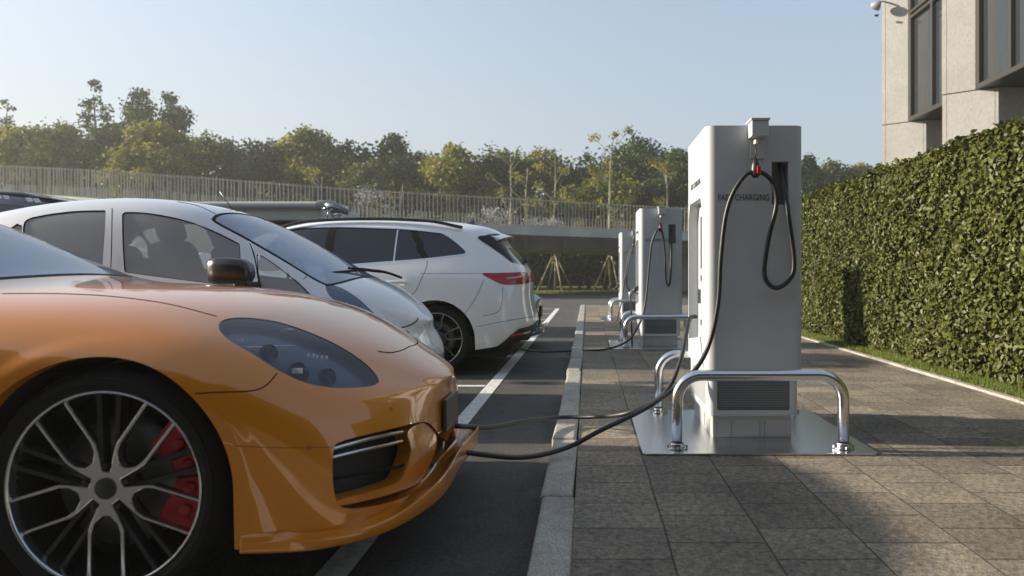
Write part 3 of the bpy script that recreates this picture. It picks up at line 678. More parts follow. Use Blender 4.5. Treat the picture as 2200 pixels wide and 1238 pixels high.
# ================================================================ car body tools
def bspl(n_ctrl, per):
    """sample rows of the uniform cubic b-spline over an extended net (one ghost point at either end)"""
    rows=[]
    for i in range(n_ctrl-1):
        for k in range(per):
            t=k/per; rows.append((i,t))
    rows.append((n_ctrl-2,1.0)); M=np.zeros((len(rows),n_ctrl+2))
    for r_,(i,t) in enumerate(rows):
        M[r_,i:i+4]=[(1-t)**3/6,(3*t**3-6*t*t+4)/6,(-3*t**3+3*t*t+3*t+1)/6,t**3/6]
    return M
def net_surface(cols, pu, pv):
    """cols[k][row]=(X,y,z), y = distance from the centre plane; first and last column close at the centre plane"""
    A=np.array(cols,float)                       # (nc,nr,3)
    mir=np.array([1,-1,1.])
    g0=A[1]*mir; g1=A[-2]*mir; A=np.concatenate([g0[None],A,g1[None]],0)
    top=A[:,1:2]*mir; bot=2*A[:,-1:]-A[:,-2:-1]; A=np.concatenate([top,A,bot],1)
    MU=bspl(len(cols),pu); MV=bspl(len(cols[0]),pv)
    G=np.einsum('ui,ijk->ujk',MU,A); G=np.einsum('vj,ujk->uvk',MV,G)
    nu,nv=G.shape[:2]; G[0,:,1]=0; G[-1,:,1]=0; G[:,0,1]=0
    V=G.reshape(-1,3); idx=np.arange(nu*nv).reshape(nu,nv)
    F=np.stack([idx[:-1,:-1],idx[:-1,1:],idx[1:,1:],idx[1:,:-1]],-1).reshape(-1,4)
    return V,[tuple(f) for f in F.tolist()]
def fnormals(V,F):
    V=np.asarray(V); N=np.zeros_like(V)
    for f in F:
        p=V[list(f)]; c=np.zeros(3)
        for i in range(1,len(f)-1): c+=np.cross(p[i]-p[0],p[i+1]-p[0])
        for i in f: N[i]+=c
    l=np.linalg.norm(N,axis=1); l[l==0]=1; return N/l[:,None]
def split(V,F,f):
    """cut a mesh along f=0 -> (inside f<0), (outside), cut edges as 3D point pairs (outside copy)"""
    V=np.asarray(V,float); f=np.where(np.abs(f)<1e-7,1e-7,f); neg=(f<0).tolist(); fl=f.tolist()
    inn=[];out=[];newp=[];cache={};edges=[]; n0=len(V)
    def cutp(a,b):
        k=(a,b) if a<b else (b,a)
        if k not in cache:
            t=fl[k[0]]/(fl[k[0]]-fl[k[1]]); newp.append(V[k[0]]+(V[k[1]]-V[k[0]])*t); cache[k]=n0+len(newp)-1
        return cache[k]
    for q in F:
        s=[neg[i] for i in q]
        if all(s): inn.append(q); continue
        if not any(s): out.append(q); continue
        a=[];b=[];c=[];m=len(q)
        for i in range(m):
            p,r=q[i],q[(i+1)%m]
            (a if neg[p] else b).append(p)
            if neg[p]!=neg[r]: x=cutp(p,r); a.append(x); b.append(x); c.append((neg[p],x))
        if len(a)>2: inn.append(tuple(a))
        if len(b)>2: out.append(tuple(b))
        if len(c)==2: c.sort(); edges.append((c[0][1],c[1][1]))
    VV=np.concatenate([V,np.array(newp)]) if newp else V
    return (VV,inn),(VV,out),[(VV[a],VV[b]) for a,b in edges]
def compact(V,F):
    used=sorted({i for f in F for i in f}); m={o:k for k,o in enumerate(used)}
    return np.asarray(V)[used],[tuple(m[i] for i in f) for f in F]
def sdf(poly,P):
    """signed distance of 2D points to a polygon, negative inside"""
    poly=np.asarray(poly,float); P=np.asarray(P,float); d=np.full(len(P),1e9); ins=np.zeros(len(P),bool); n=len(poly)
    for i in range(n):
        a=poly[i];b=poly[(i+1)%n]; e=b-a; w=P-a; t=np.clip((w@e)/(e@e+1e-12),0,1); d=np.minimum(d,np.linalg.norm(w-t[:,None]*e,axis=1))
        c=((a[1]>P[:,1])!=(b[1]>P[:,1]))
        with np.errstate(divide='ignore',invalid='ignore'): xx=(b[0]-a[0])*(P[:,1]-a[1])/(b[1]-a[1])+a[0]
        ins^=c&(P[:,0]<xx)
    return np.where(ins,-d,d)
def ldist(line,P):
    line=np.asarray(line,float); d=np.full(len(P),1e9)
    for i in range(len(line)-1):
        a=line[i];b=line[i+1]; e=b-a; w=P-a; t=np.clip((w@e)/(e@e+1e-12),0,1); d=np.minimum(d,np.linalg.norm(w-t[:,None]*e,axis=1))
    return d
def sm(pts,n=6,closed=True): return np.array(spline(pts,n,closed))
class Shell:
    """near half of a car body; every piece cut from it is mirrored to the far half"""
    def __init__(s,cols,yc,pu,pv):
        s.V,s.F=net_surface(cols,pu,pv); s.yc=yc; s.N=fnormals(s.V,s.F); s.pieces=[]
        # orient outwards
        c=s.V.mean(0); 
        if np.sum((s.V-[c[0],0,c[2]])*s.N)<0: s.F=[q[::-1] for q in s.F]; s.N=-s.N
    def px(s,V=None):
        V=s.V if V is None else np.asarray(V); Y=s.yc-V[:,1]; return np.stack([VX+FPX*V[:,0]/Y, VY-FPX*(V[:,2]-EYE)/Y],1)
    def cutout(s,f):
        (V,I),(V2,O),E=split(s.V,s.F,f); s.V,s.F=V2,O
        # normals for the new points
        if len(V)>len(s.N): s.N=fnormals(V,I+O)
        Vi=V; Ni=s.N; return Vi,I,E,Ni
    def near(s,V): W=np.array(V,float).copy(); W[:,1]=s.yc-W[:,1]; return W
    def far(s,V): W=np.array(V,float).copy(); W[:,1]=s.yc+W[:,1]; return W
    def both(s,V,F,m):
        V,F=compact(V,F); return [(s.near(V),[q[::-1] for q in F],m),(s.far(V),F,m)]
    def one(s,V,F,m,side):
        V,F=compact(V,F); return [(s.near(V),[q[::-1] for q in F],m)] if side<0 else [(s.far(V),F,m)]
    def pick(s,x,y,back=0.0):
        P=s.px(); ok=s.V[:,1]>-.01; d=np.hypot(P[:,0]-x,P[:,1]-y)+np.where(ok,0,1e6)+np.where(s.N[:,1]<-.05,1e4,0); i=int(np.argmin(d)); return s.V[i]-s.N[i]*back, s.N[i]
def inset(V,N,d): return np.asarray(V)-N*d
def rimmesh(E,vec,steps=1):
    V=[];F=[]
    for a,b in E:
        va=vec(a) if callable(vec) else vec; vb=vec(b) if callable(vec) else vec
        o=len(V); V+=[tuple(a),tuple(b),tuple(np.array(b)+vb),tuple(np.array(a)+va)]; F.append((o,o+1,o+2,o+3))
    V2=np.array(V).round(5); u,inv=np.unique(V2,axis=0,return_inverse=True); inv=inv.ravel(); return u,[tuple(int(inv[i]) for i in f) for f in F if len({int(inv[i]) for i in f})==4]
def carpaint(name,col,metal=0.0,rough=.35,coat=1.0,flake=True):
    m=mat(name,col,rough,metal,coat=coat,spec=.25,bump=.00006 if flake else 0,bscale=900); m.node_tree.nodes['Principled BSDF'].inputs['Coat IOR'].default_value=1.6; return m
TY=mat('tyre_rubber',(.007,.007,.0075),.75,spec=.25,bump=.0006,bscale=80); RB=mat('rim_black',(.010,.010,.011),.35); AL=mat('machined_alloy',(.60,.61,.63),.22,metal=1.0,bump=.0002,bscale=150)
DISC=mat('brake_disc',(.16,.16,.16),.45,metal=.8); CAL=mat('caliper_red',(.42,.008,.010),.35); GAP=mat('panel_gap',(.005,.005,.005),.7,spec=.2); WELL=mat('wheel_well',(.006,.006,.006),.9)
def wheel(car,x,yface,z,R,rr,wid,style,side=-1):
    """side -1: outer face towards the camera (-Y)"""
    s=side; t=bpy.data.objects.new('wheel',None); COL.objects.link(t); t.parent=car; t.location=np.array([x,yface,z])-np.array(car.location); bpy.context.view_layer.update()
    c=(x,yface,z); f=lambda prof:[(r,-s*h) for r,h in prof]     # h measured inwards from the outer face
    prof=[(rr,.03),(rr+.004,.008),(rr+.012,.002),(rr+(R-rr)*.35,-.008),(rr+(R-rr)*.6,-.008),(R-.03,.004),(R-.012,.02),(R-.003,.045),(R,.09),(R,wid-.09),(R-.012,wid-.02),(rr,wid-.02)]
    nseg=180; V,F=lathe(f(prof),c,'Y',nseg); V=[list(v) for v in V]; n=len(prof)
    for k in range(nseg):
        if k%5==0:
            for i in (6,7,8):
                v=V[k*n+i]; d=.99 if i>6 else .992; v[0]=x+(v[0]-x)*d; v[2]=z+(v[2]-z)*d
    mk('tyre',[(V,F,TY)],t,True,35)
    V1,F1=lathe(f([(rr-.012,.05),(rr-.008,.012),(rr-.004,.004),(rr+.001,.004),(rr+.003,.010)]),c,'Y',96); rim=mk('rim',[(V1,F1,AL if style!='plain' else AL)],t)
    V2,F2=lathe(f([(rr-.008,.02),(rr-.014,.06),(rr-.03,wid-.04)]),c,'Y',64); V3,F3=lathe(f([(.001,.17),(rr-.02,.17)]),c,'Y',64); mk('barrel',[(V2,F2,RB),(V3,F3,WELL)],t)
    V2,F2=lathe(f([(.06,.105),(rr*.68,.105),(rr*.68,.135),(.06,.135)]),c,'Y',64,True); mk('brake_disc',[(V2,F2,DISC)],t)
    def ex(poly,h0,h1,m,name,par=t,b=.003):
        v,f_=prism([(x+a,z+b_) for a,b_ in poly],yface-s*h0,yface-s*h1,'Y'); bm=bmesh.new()
        o=mk(name,[(v,f_,m)],par,False); bm.from_mesh(o.data); bmesh.ops.recalc_face_normals(bm,faces=bm.faces); bm.to_mesh(o.data); bm.free()
        if b: bevel_obj(o,b,2)
        return o
    def rot(P,a): ca,sa=math.cos(a),math.sin(a); return [(r*ca-t_*sa,r*sa+t_*ca) for t_,r in P]
    if style=='double':
        out=[]; k_=rr/.304
        half=[(-.021,.050),(-.047,.108),(-.0565,.135),(-.0600,.2985),(-.0480,.2985),(-.0445,.142),(-.036,.112),(-.012,.088)]
        for k in range(5):
            a=R_(-90+72*k); P=[(t_*k_,r*k_) for t_,r in half]; Q=P+[(-t_,r) for t_,r in P[::-1]]
            out+=rot(Q,a)
        ex(out,.018,.045,AL,'spokes',b=.0035)
        for k in range(5):
            a=R_(-54+72*k)
            for sgn in (-1,1): ex(rot([((sgn*.022-.008)*k_,.06*k_),((sgn*.022+.008)*k_,.06*k_),((sgn*.032+.008)*k_,.30*k_),((sgn*.032-.008)*k_,.30*k_)],a),.032,.07,RB,'inner_spoke',b=.003)
            cx,cz=.068*k_*math.cos(a),.068*k_*math.sin(a); V,F=lathe(f([(.001,.014),(.008,.014),(.0085,.03)]),(x+cx,yface,z+cz),'Y',6); mk('wheel_bolt',[(V,F,mat('bolt_dark',(.06,.06,.06),.4,metal=.7))],t,False)
        V,F=lathe(f([(.001,.012),(.030,.012),(.034,.016),(.034,.05)]),c,'Y',40); mk('hub_cap',[(V,F,mat('hub_black',(.02,.02,.02),.5))],t)
        V,F=lathe(f([(.001,.045),(.085*k_,.045)]),c,'Y',40); mk('hub',[(V,F,RB)],t)
    else:
        for k in range(5):
            a=R_(-72+72*k+15)
            pts=[(-.058,.965),(-.115,.36),(.0,.30),(.115,.36),(.058,.965)]
            L=[(p*rr,q*rr) for p,q in [(-.23,.955),(-.125,.42),(-.0,.33),(.125,.42),(.23,.955)]]
            w=.008; 
            for i in range(4):
                if i in (0,3) or True:
                    (t0,r0),(t1,r1)=L[i],L[i+1]; dx,dy=t1-t0,r1-r0; l=math.hypot(dx,dy); nx,ny=-dy/l*w/2,dx/l*w/2
                    ex(rot([(t0+nx,r0+ny),(t0-nx,r0-ny),(t1-nx,r1-ny),(t1+nx,r1+ny)],a),.020+.001*i,.03,AL,'spoke_edge',b=0)
            for sg in (-1,1): ex(rot([(sg*.06*rr-.02*rr,.1*rr),(sg*.06*rr+.03*rr,.1*rr),(sg*.19*rr+.03*rr,.97*rr),(sg*.19*rr-.03*rr,.97*rr)],a),.030,.07,RB,'spoke',b=.003)
        V,F=lathe(f([(.001,.022),(.045,.022),(.09,.03),(.10,.07)]),c,'Y',32); mk('hub_cap',[(V,F,RB)],t)
    return t
def caliper(car,x,yface,z,r0,r1,a0,a1,side=-1):
    P=[];n=12
    for k in range(n+1): a=R_(a0+(a1-a0)*k/n); P.append((x+r1*math.cos(a),z+r1*math.sin(a)))
    for k in range(n,-1,-1): a=R_(a0+(a1-a0)*k/n); rr_=r0+(.02 if 3<k<9 else 0); P.append((x+rr_*math.cos(a),z+rr_*math.sin(a)))
    v,f=prism(P,yface-side*.068,yface-side*.14,'Y'); o=mk('brake_caliper',[(v,f,CAL)],car,False); bevel_obj(o,.008,2)
    bm=bmesh.new(); bm.from_mesh(o.data); bmesh.ops.recalc_face_normals(bm,faces=bm.faces); bm.to_mesh(o.data); bm.free()
    am=R_((a0+a1)/2); rm=(r0+r1)/2
    for da in (-26,-9,9,26):
        a=am+R_(da); V,F=lathe([(.001,-.012),(.016,-.012),(.020,-.006),(.020,.02)],(x+rm*1.08*math.cos(a),yface-side*.068,z+rm*1.08*math.sin(a)),'Y',20); mk('piston_boss',[(V,F,CAL)],o)
    for da in (-17,0,17):
        a=am+R_(da); c_,s_=math.cos(a),math.sin(a); q=[(x+r*c_-t*s_,z+r*s_+t*c_) for r,t in ((r0+.03,-.004),(r1-.012,-.004),(r1-.012,.004),(r0+.03,.004))]
        v,f=prism(q,yface-side*.0655,yface-side*.075,'Y'); mk('caliper_slot',[(v,f,GAP)],o,False)
    return o
def arch(sh,xc,zc,R,paint,car,drop=None,flange=.05,deep=.36):
    """cut a wheel opening and line it"""
    P=sh.V[:,[0,2]]; f=np.hypot(P[:,0]-xc,P[:,1]-zc)-R
    # below the axle the opening runs straight down
    f=np.where(P[:,1]<zc,np.abs(P[:,0]-xc)-R*(1.0+.0*P[:,1]),f); f=np.maximum(f,.35-sh.V[:,1])
    V,I,E,N=sh.cutout(f)
    E=[(a,b) for a,b in E if a[1]>.36 and b[1]>.36]
    Vf,Ff=rimmesh(E,np.array([0,-flange,0])); E2=[(a-[0,flange,0],b-[0,flange,0]) for a,b in E]; Vw,Fw=rimmesh(E2,np.array([0,-deep,0]))
    return (Vf,Ff),(Vw,Fw)
def seat(car,x,y,z,s=1.0,m=None):
    m=m or mat('seat_fabric',(.10,.105,.11),.9)
    a=prism(rrect(-.22,0,.22,.52,.09,5),-.06,.06,'Y')[0:2]; 
    def place(v,tx,tz,rot):
        c_,s_=math.cos(rot),math.sin(rot); out=[]
        for p in v:   # prism in (x=width, y=thickness, z=height) -> world with backrest leaning to -X
            w,th,h=p; out.append((x+tx+th*c_-h*s_, y+w, z+tz+h*c_+th*s_))
        return out
    v1=place(a[0],0,0,.35); h=prism(rrect(-.12,.50,.12,.72,.06,5),-.045,.045,'Y'); v2=place(h[0],0,.02,.30); b=box(x-.05,y-.23,z-.12,x+.45,y+.23,z+.02)
    V,F=merge((v1,a[1]),(v2,h[1]),b); o=mk('seat',[(V,F,m)],car,False); return bevel_obj(o,.02,2)

def sdl(line,P):
    """signed distance to an open line and whether the foot lies between its ends"""
    line=np.asarray(line,float); d=np.full(len(P),1e9); sg=np.ones(len(P)); ok=np.zeros(len(P),bool); n=len(line)-1
    for i in range(n):
        a=line[i];b=line[i+1]; e=b-a; w=P-a; tt=(w@e)/(e@e+1e-12); t=np.clip(tt,0,1); dd=np.linalg.norm(w-t[:,None]*e,axis=1); c=e[0]*w[:,1]-e[1]*w[:,0]
        m=dd<d-1e-9; d=np.where(m,dd,d); sg=np.where(m,np.where(c<0,-1,1),sg); inside=np.ones(len(P),bool)
        if i==0: inside&=tt>0
        if i==n-1: inside&=tt<1
        ok=np.where(m,inside,ok)
    return d*sg,ok
def gap(sh,line,w,cond=None,n=5,dep=.006,coords=None):
    """sink a narrow dark groove along a line drawn in the given 2D coordinates of the shell"""
    line=sm(line,n,False); C=coords or (lambda V:sh.px(V)); P=C(sh.V); s,ok=sdl(line,P)
    c=cond(sh.V,sh.N) if cond is not None else np.ones(len(P),bool); reach=w*1.5+(12 if coords is None else .03)
    use=(np.abs(s)<reach)&c; ul=use.tolist(); near=[];rest=[]
    for q in sh.F: (near if all(ul[i] for i in q) else rest).append(q)
    (V1,I1),(_,O1),_=split(sh.V,near,s+w)
    s2,_=sdl(line,C(V1)); (V2,I2),(_,O2),_=split(V1,O1,s2-w)
    s3,ok3=sdl(line,C(V2)); okl=ok3.tolist(); strip=[];back=[]
    for q in I2: (strip if sum(okl[i] for i in q)*2>len(q) else back).append(q)
    N=fnormals(V2,rest+I1+O2+I2); sh.V=V2; sh.F=rest+I1+O2+back; sh.N=N
    return inset(V2,N,dep),strip
# ================================================================ orange sports saloon
OC=(-2.6,3.05,0)
orange=empty('orange_car',OC,'glossy orange sports saloon with red brake calipers, nose to the kerb, nearest the camera','car')
OP=carpaint('orange_paint',(.58,.195,.004),metal=.12,rough=.34)
def col(*p): return list(p)
oc=[
 [(-5.50,0,.98),(-5.52,0,.96),(-5.54,0,.93),(-5.56,0,.90),(-5.58,0,.86),(-5.59,0,.80),(-5.58,0,.70),(-5.56,0,.58),(-5.55,0,.45),(-5.54,0,.32),(-5.50,0,.22)],
 [(-5.48,0,.99),(-5.48,.2,.98),(-5.5,.38,.95),(-5.52,.5,.92),(-5.53,.58,.87),(-5.54,.64,.80),(-5.53,.68,.7),(-5.51,.70,.58),(-5.5,.70,.45),(-5.48,.68,.32),(-5.45,.64,.22)],
 [(-5.25,0,1.10),(-5.25,.28,1.08),(-5.27,.48,1.02),(-5.28,.64,.96),(-5.29,.75,.92),(-5.29,.82,.84),(-5.28,.87,.72),(-5.27,.88,.58),(-5.25,.88,.45),(-5.24,.86,.32),(-5.22,.82,.2)],
 [(-4.9,0,1.22),(-4.9,.3,1.20),(-4.9,.50,1.14),(-4.9,.62,1.06),(-4.9,.78,1.00),(-4.9,.88,.92),(-4.9,.93,.8),(-4.9,.95,.64),(-4.9,.945,.48),(-4.9,.92,.32),(-4.9,.88,.2)],
 [(-4.4,0,1.38),(-4.4,.3,1.36),(-4.4,.53,1.29),(-4.4,.64,1.15),(-4.4,.78,1.01),(-4.4,.89,.93),(-4.4,.94,.8),(-4.4,.955,.64),(-4.4,.945,.48),(-4.4,.92,.32),(-4.4,.88,.2)],
 [(-3.9,0,1.45),(-3.9,.3,1.435),(-3.9,.55,1.37),(-3.9,.66,1.18),(-3.9,.77,1.0),(-3.9,.87,.92),(-3.9,.915,.8),(-3.9,.93,.64),(-3.9,.92,.48),(-3.9,.90,.32),(-3.9,.87,.2)],
 [(-3.4,0,1.45),(-3.4,.3,1.435),(-3.4,.55,1.37),(-3.4,.66,1.18),(-3.4,.76,.99),(-3.4,.86,.92),(-3.4,.905,.8),(-3.4,.92,.64),(-3.4,.915,.48),(-3.4,.90,.32),(-3.4,.87,.2)],
 [(-3.05,0,1.40),(-3.05,.3,1.385),(-3.05,.56,1.31),(-3.05,.67,1.15),(-3.05,.76,.985),(-3.05,.86,.915),(-3.05,.905,.8),(-3.05,.92,.64),(-3.05,.915,.48),(-3.05,.90,.32),(-3.05,.87,.2)],
 [(-2.72,0,1.28),(-2.72,.3,1.265),(-2.72,.58,1.19),(-2.72,.68,1.08),(-2.72,.76,.985),(-2.72,.86,.92),(-2.72,.905,.8),(-2.72,.92,.64),(-2.72,.915,.48),(-2.72,.90,.32),(-2.72,.87,.2)],
 [(-2.40,0,1.13),(-2.40,.3,1.12),(-2.42,.60,1.055),(-2.42,.70,1.005),(-2.42,.77,.972),(-2.42,.86,.917),(-2.42,.905,.82),(-2.42,.92,.66),(-2.42,.915,.5),(-2.42,.90,.34),(-2.42,.87,.2)],
 [(-2.14,0,1.018),(-2.15,.3,1.012),(-2.2,.55,.993),(-2.2,.67,.975),(-2.2,.77,.952),(-2.2,.86,.91),(-2.2,.905,.825),(-2.2,.925,.68),(-2.2,.92,.5),(-2.2,.90,.34),(-2.2,.87,.2)],
 [(-1.85,0,1.010),(-1.85,.28,1.004),(-1.85,.50,.989),(-1.85,.63,.972),(-1.85,.745,.946),(-1.85,.85,.90),(-1.85,.91,.82),(-1.85,.93,.69),(-1.85,.925,.5),(-1.85,.905,.34),(-1.85,.87,.2)],
 [(-1.52,0,.992),(-1.52,.26,.987),(-1.52,.46,.973),(-1.52,.60,.954),(-1.52,.72,.927),(-1.52,.83,.88),(-1.52,.91,.80),(-1.52,.935,.69),(-1.52,.932,.5),(-1.52,.926,.34),(-1.52,.915,.2)],
 [(-1.23,0,.952),(-1.23,.24,.947),(-1.23,.43,.932),(-1.23,.56,.910),(-1.23,.68,.880),(-1.23,.82,.842),(-1.22,.915,.75),(-1.21,.925,.63),(-1.21,.926,.46),(-1.21,.920,.32),(-1.21,.910,.2)],
 [(-1.0,0,.885),(-1.0,.22,.882),(-1.0,.39,.866),(-1.01,.51,.846),(-1.03,.63,.815),(-1.05,.79,.775),(-1.065,.893,.70),(-1.07,.906,.60),(-1.07,.908,.45),(-1.07,.906,.31),(-1.07,.902,.2)],
 [(-.84,0,.81),(-.845,.2,.808),(-.86,.34,.797),(-.88,.44,.778),(-.91,.56,.75),(-.93,.72,.71),(-.94,.835,.64),(-.94,.862,.54),(-.94,.868,.41),(-.94,.868,.30),(-.94,.866,.2)],
 [(-.72,0,.735),(-.725,.17,.732),(-.74,.29,.722),(-.76,.37,.705),(-.785,.48,.68),(-.795,.61,.645),(-.80,.725,.59),(-.795,.772,.49),(-.785,.785,.38),(-.785,.80,.29),(-.78,.80,.2)],
 [(-.645,0,.67),(-.648,.14,.668),(-.66,.24,.66),(-.675,.31,.645),(-.69,.39,.63),(-.695,.48,.607),(-.698,.575,.56),(-.69,.62,.46),(-.685,.645,.36),(-.685,.66,.27),(-.69,.66,.2)],
 [(-.600,0,.625),(-.600,.10,.624),(-.608,.17,.617),(-.618,.22,.603),(-.622,.26,.60),(-.628,.31,.578),(-.630,.37,.54),(-.625,.41,.44),(-.625,.44,.335),(-.63,.45,.265),(-.64,.45,.2)],
 [(-.585,0,.61),(-.585,.0,.605),(-.588,.0,.595),(-.592,.0,.58),(-.590,.0,.582),(-.598,.0,.555),(-.602,0,.512),(-.60,0,.395),(-.602,0,.33),(-.61,0,.265),(-.62,0,.2)],
]
for c_ in oc:
    dz_=float(np.interp(c_[0][0],[-1.5,-1.23,-1.0,-.84,-.72,-.645,-.6],[0,.012,.036,.042,.036,.02,.006]))
    for k_,w_ in enumerate((1,1,1,.75,.35)): c_[k_]=(c_[k_][0],c_[k_][1],c_[k_][2]-dz_*w_)
O=Shell(oc,3.05,14,12)
for xc_ in (-1.4999,-4.46):
    r_=np.hypot(O.V[:,0]-xc_,np.maximum(O.V[:,2]-.381,0)); t_=np.clip((r_-.445)/.045,0,1); O.V[:,1]+=np.where(O.V[:,1]>.6,.004*(1-t_*t_*(3-2*t_))*np.clip((O.V[:,2]-.33)/.35,0,1),0)
O.N=fnormals(O.V,O.F)*1.0
if np.sum((O.V-[-3,0,.6])*O.N)<0: O.N=-O.N
obody=[]
f1,w1=arch(O,-1.4999,.381,.413,OP,orange); f2,w2=arch(O,-4.46,.381,.413,OP,orange)
nearm=lambda: O.V[:,0]>-2.35
# head lamp
HL=sm([(470,703),(477,689),(505,683),(545,684),(598,692),(660,712),(728,743),(785,781),(813,814),(806,827),(768,833),(712,833),(655,822),(600,797),(548,764),(500,736),(478,718)],4)
f=sdf(HL,O.px()); f=np.where((O.V[:,0]>-1.6)&(O.N[:,1]>-.2),f,9); V,I,E,N=O.cutout(f)
hl=(V,I,E,N)
# bumper intake
OI=sm([(717,965),(735,948),(800,931),(860,917),(905,907),(925,912),(944,934),(962,948),(975,962),(966,985),(945,1018),(905,1050),(850,1076),(790,1090),(745,1092),(724,1078),(715,1030)],4)
f=sdf(OI,O.px()); f=np.where((O.V[:,0]>-1.1),f,9); V,I,E,N=O.cutout(f); it=(V,I,E,N)
# centre grille
f=np.maximum(np.abs(O.V[:,2]-.315)-.075,O.V[:,1]-.40); f=np.where(O.V[:,0]>-.75,f,9); V,I,E,N=O.cutout(f); cg=(V,I,E,N)
# windscreen and side glass
WSP=sm([(-2.175,0),(-2.18,.25),(-2.22,.45),(-2.30,.62),(-2.42,.615),(-2.75,.575),(-2.98,.535),(-3.02,.5),(-3.04,.25),(-3.045,0),(-3.045,-.25),(-2.7,-.5),(-2.3,-.5),(-2.18,-.25)],4)
f=sdf(WSP,O.V[:,:2]); f=np.where(O.V[:,2]>.9,f,9); V,I,E,N=O.cutout(f+.0); ws=(V,I,E,N)
SG=sm([(-2.52,1.04),(-2.72,1.13),(-3.0,1.25),(-3.4,1.32),(-3.9,1.32),(-4.4,1.235),(-4.75,1.13),(-4.85,1.07),(-4.6,1.045),(-3.9,1.02),(-3.2,1.02)],3)
f=sdf(SG,O.V[:,[0,2]]); f=np.where(O.V[:,1]>.5,f,9); V,I,E,N=O.cutout(f); sgl=(V,I,E,N)
# panel gaps: bonnet shut line, wing to bumper, bumper to valance
G=[]
front=lambda V,N:(N[:,1]>-.25)
G.append(gap(O,[(0,631),(120,631),(240,637),(360,653),(470,681)],1.0,front))
G.append(gap(O,[(812,755),(838,758),(862,753),(880,744),(893,731)],1.3,lambda V,N:V[:,0]>-1.0))
G.append(gap(O,[(416,846),(470,843),(540,840),(572,828),(598,799)],1.5,front))
G.append(gap(O,[(500,958),(560,961),(640,962),(716,961)],.6,front,dep=.002))
body=O.both(O.V,O.F,OP)
for V,F in G: body+=O.both(V,F,GAP)
body+=O.both(*f1,OP)+O.both(*f2,OP)
# deep lip of the intake
def inv(v): return np.array([-.07,-.05,.0])
Vr,Fr=rimmesh(it[2],np.array([-.075,-.035,0])); body+=O.both(Vr,Fr,OP)
Vr,Fr=rimmesh(cg[2],np.array([-.06,-.0,0])); body+=O.both(Vr,Fr,GAP)
mk('body',body,orange)
mk('wheel_arch_liner',O.both(*w1,WELL)+O.both(*w2,WELL)+[(*box(OC[0]-2.6,2.6,.12,-.75,3.5,.16),WELL)],orange)
mk('intake_mesh',O.both(it[0]+np.array([-.075,-.035,0]),it[1],mat('intake_black',(.008,.008,.009),.55,bump=.002,bscale=120)),orange)
mk('centre_grille',O.both(cg[0]+np.array([-.06,0,0]),cg[1],MATS['intake_black']),orange)
# orange blade inside the intake
BLD=sm([(878,928),(908,909),(926,916),(942,936),(940,962),(926,1000),(905,1036),(850,1060),(790,1076),(735,1087),(728,1076),(790,1060),(850,1040),(866,1028),(878,1000),(886,965)],3)
V0,I0,E0,N0=it; Pp=O.px(V0); f=sdf(BLD,Pp)
(Va,Ia),_,Ea=split(V0,I0,f); Na=fnormals(Va,Ia)
Na=np.where((np.sum(Na*np.array([.6,.8,0]),1)<0)[:,None],-Na,Na)
Vr,Fr=rimmesh(Ea,np.array([-.06,-.03,0]))
mk('intake_blade',O.both(inset(Va,Na,.008),Ia,OP)+O.both(Vr-np.array([.004,.004,0]),Fr,OP),orange)
O.V2=np.asarray(V0)
def on(Vs,x,y,sh=O):
    P=sh.px(Vs); i=np.argsort(np.hypot(P[:,0]-x,P[:,1]-y))[:3]; return Vs[i].mean(0)
used=np.array(sorted({i for q in I0 for i in q})); VI=np.asarray(V0)[used]
for off,(line,r,m) in enumerate([([(722,966),(760,956),(800,946),(840,937),(874,929)],.0085,AL),([(720,984),(760,976),(800,967),(840,957),(876,947)],.0065,AL)]):
    pts=[]
    for a,b in line: p=on(VI,a,b)+np.array([-.018,-.012,0]); pts.append(p)
    for sg in (-1,1):
        q=[(p[0],3.05+sg*p[1],p[2]) for p in pts]; v,f_=tube(spline(q,6),r,10); mk('light_bar',[(v,f_,m)],orange)
pts=[on(VI,a,b)+np.array([-.02,-.015,0]) for a,b in [(720,1030),(790,1022),(850,1010),(900,993)]]
for sg in (-1,1): v,f_=tube(spline([(p[0],3.05+sg*p[1],p[2]) for p in pts],5),.006,8); mk('intake_fin',[(v,f_,GAP)],orange)
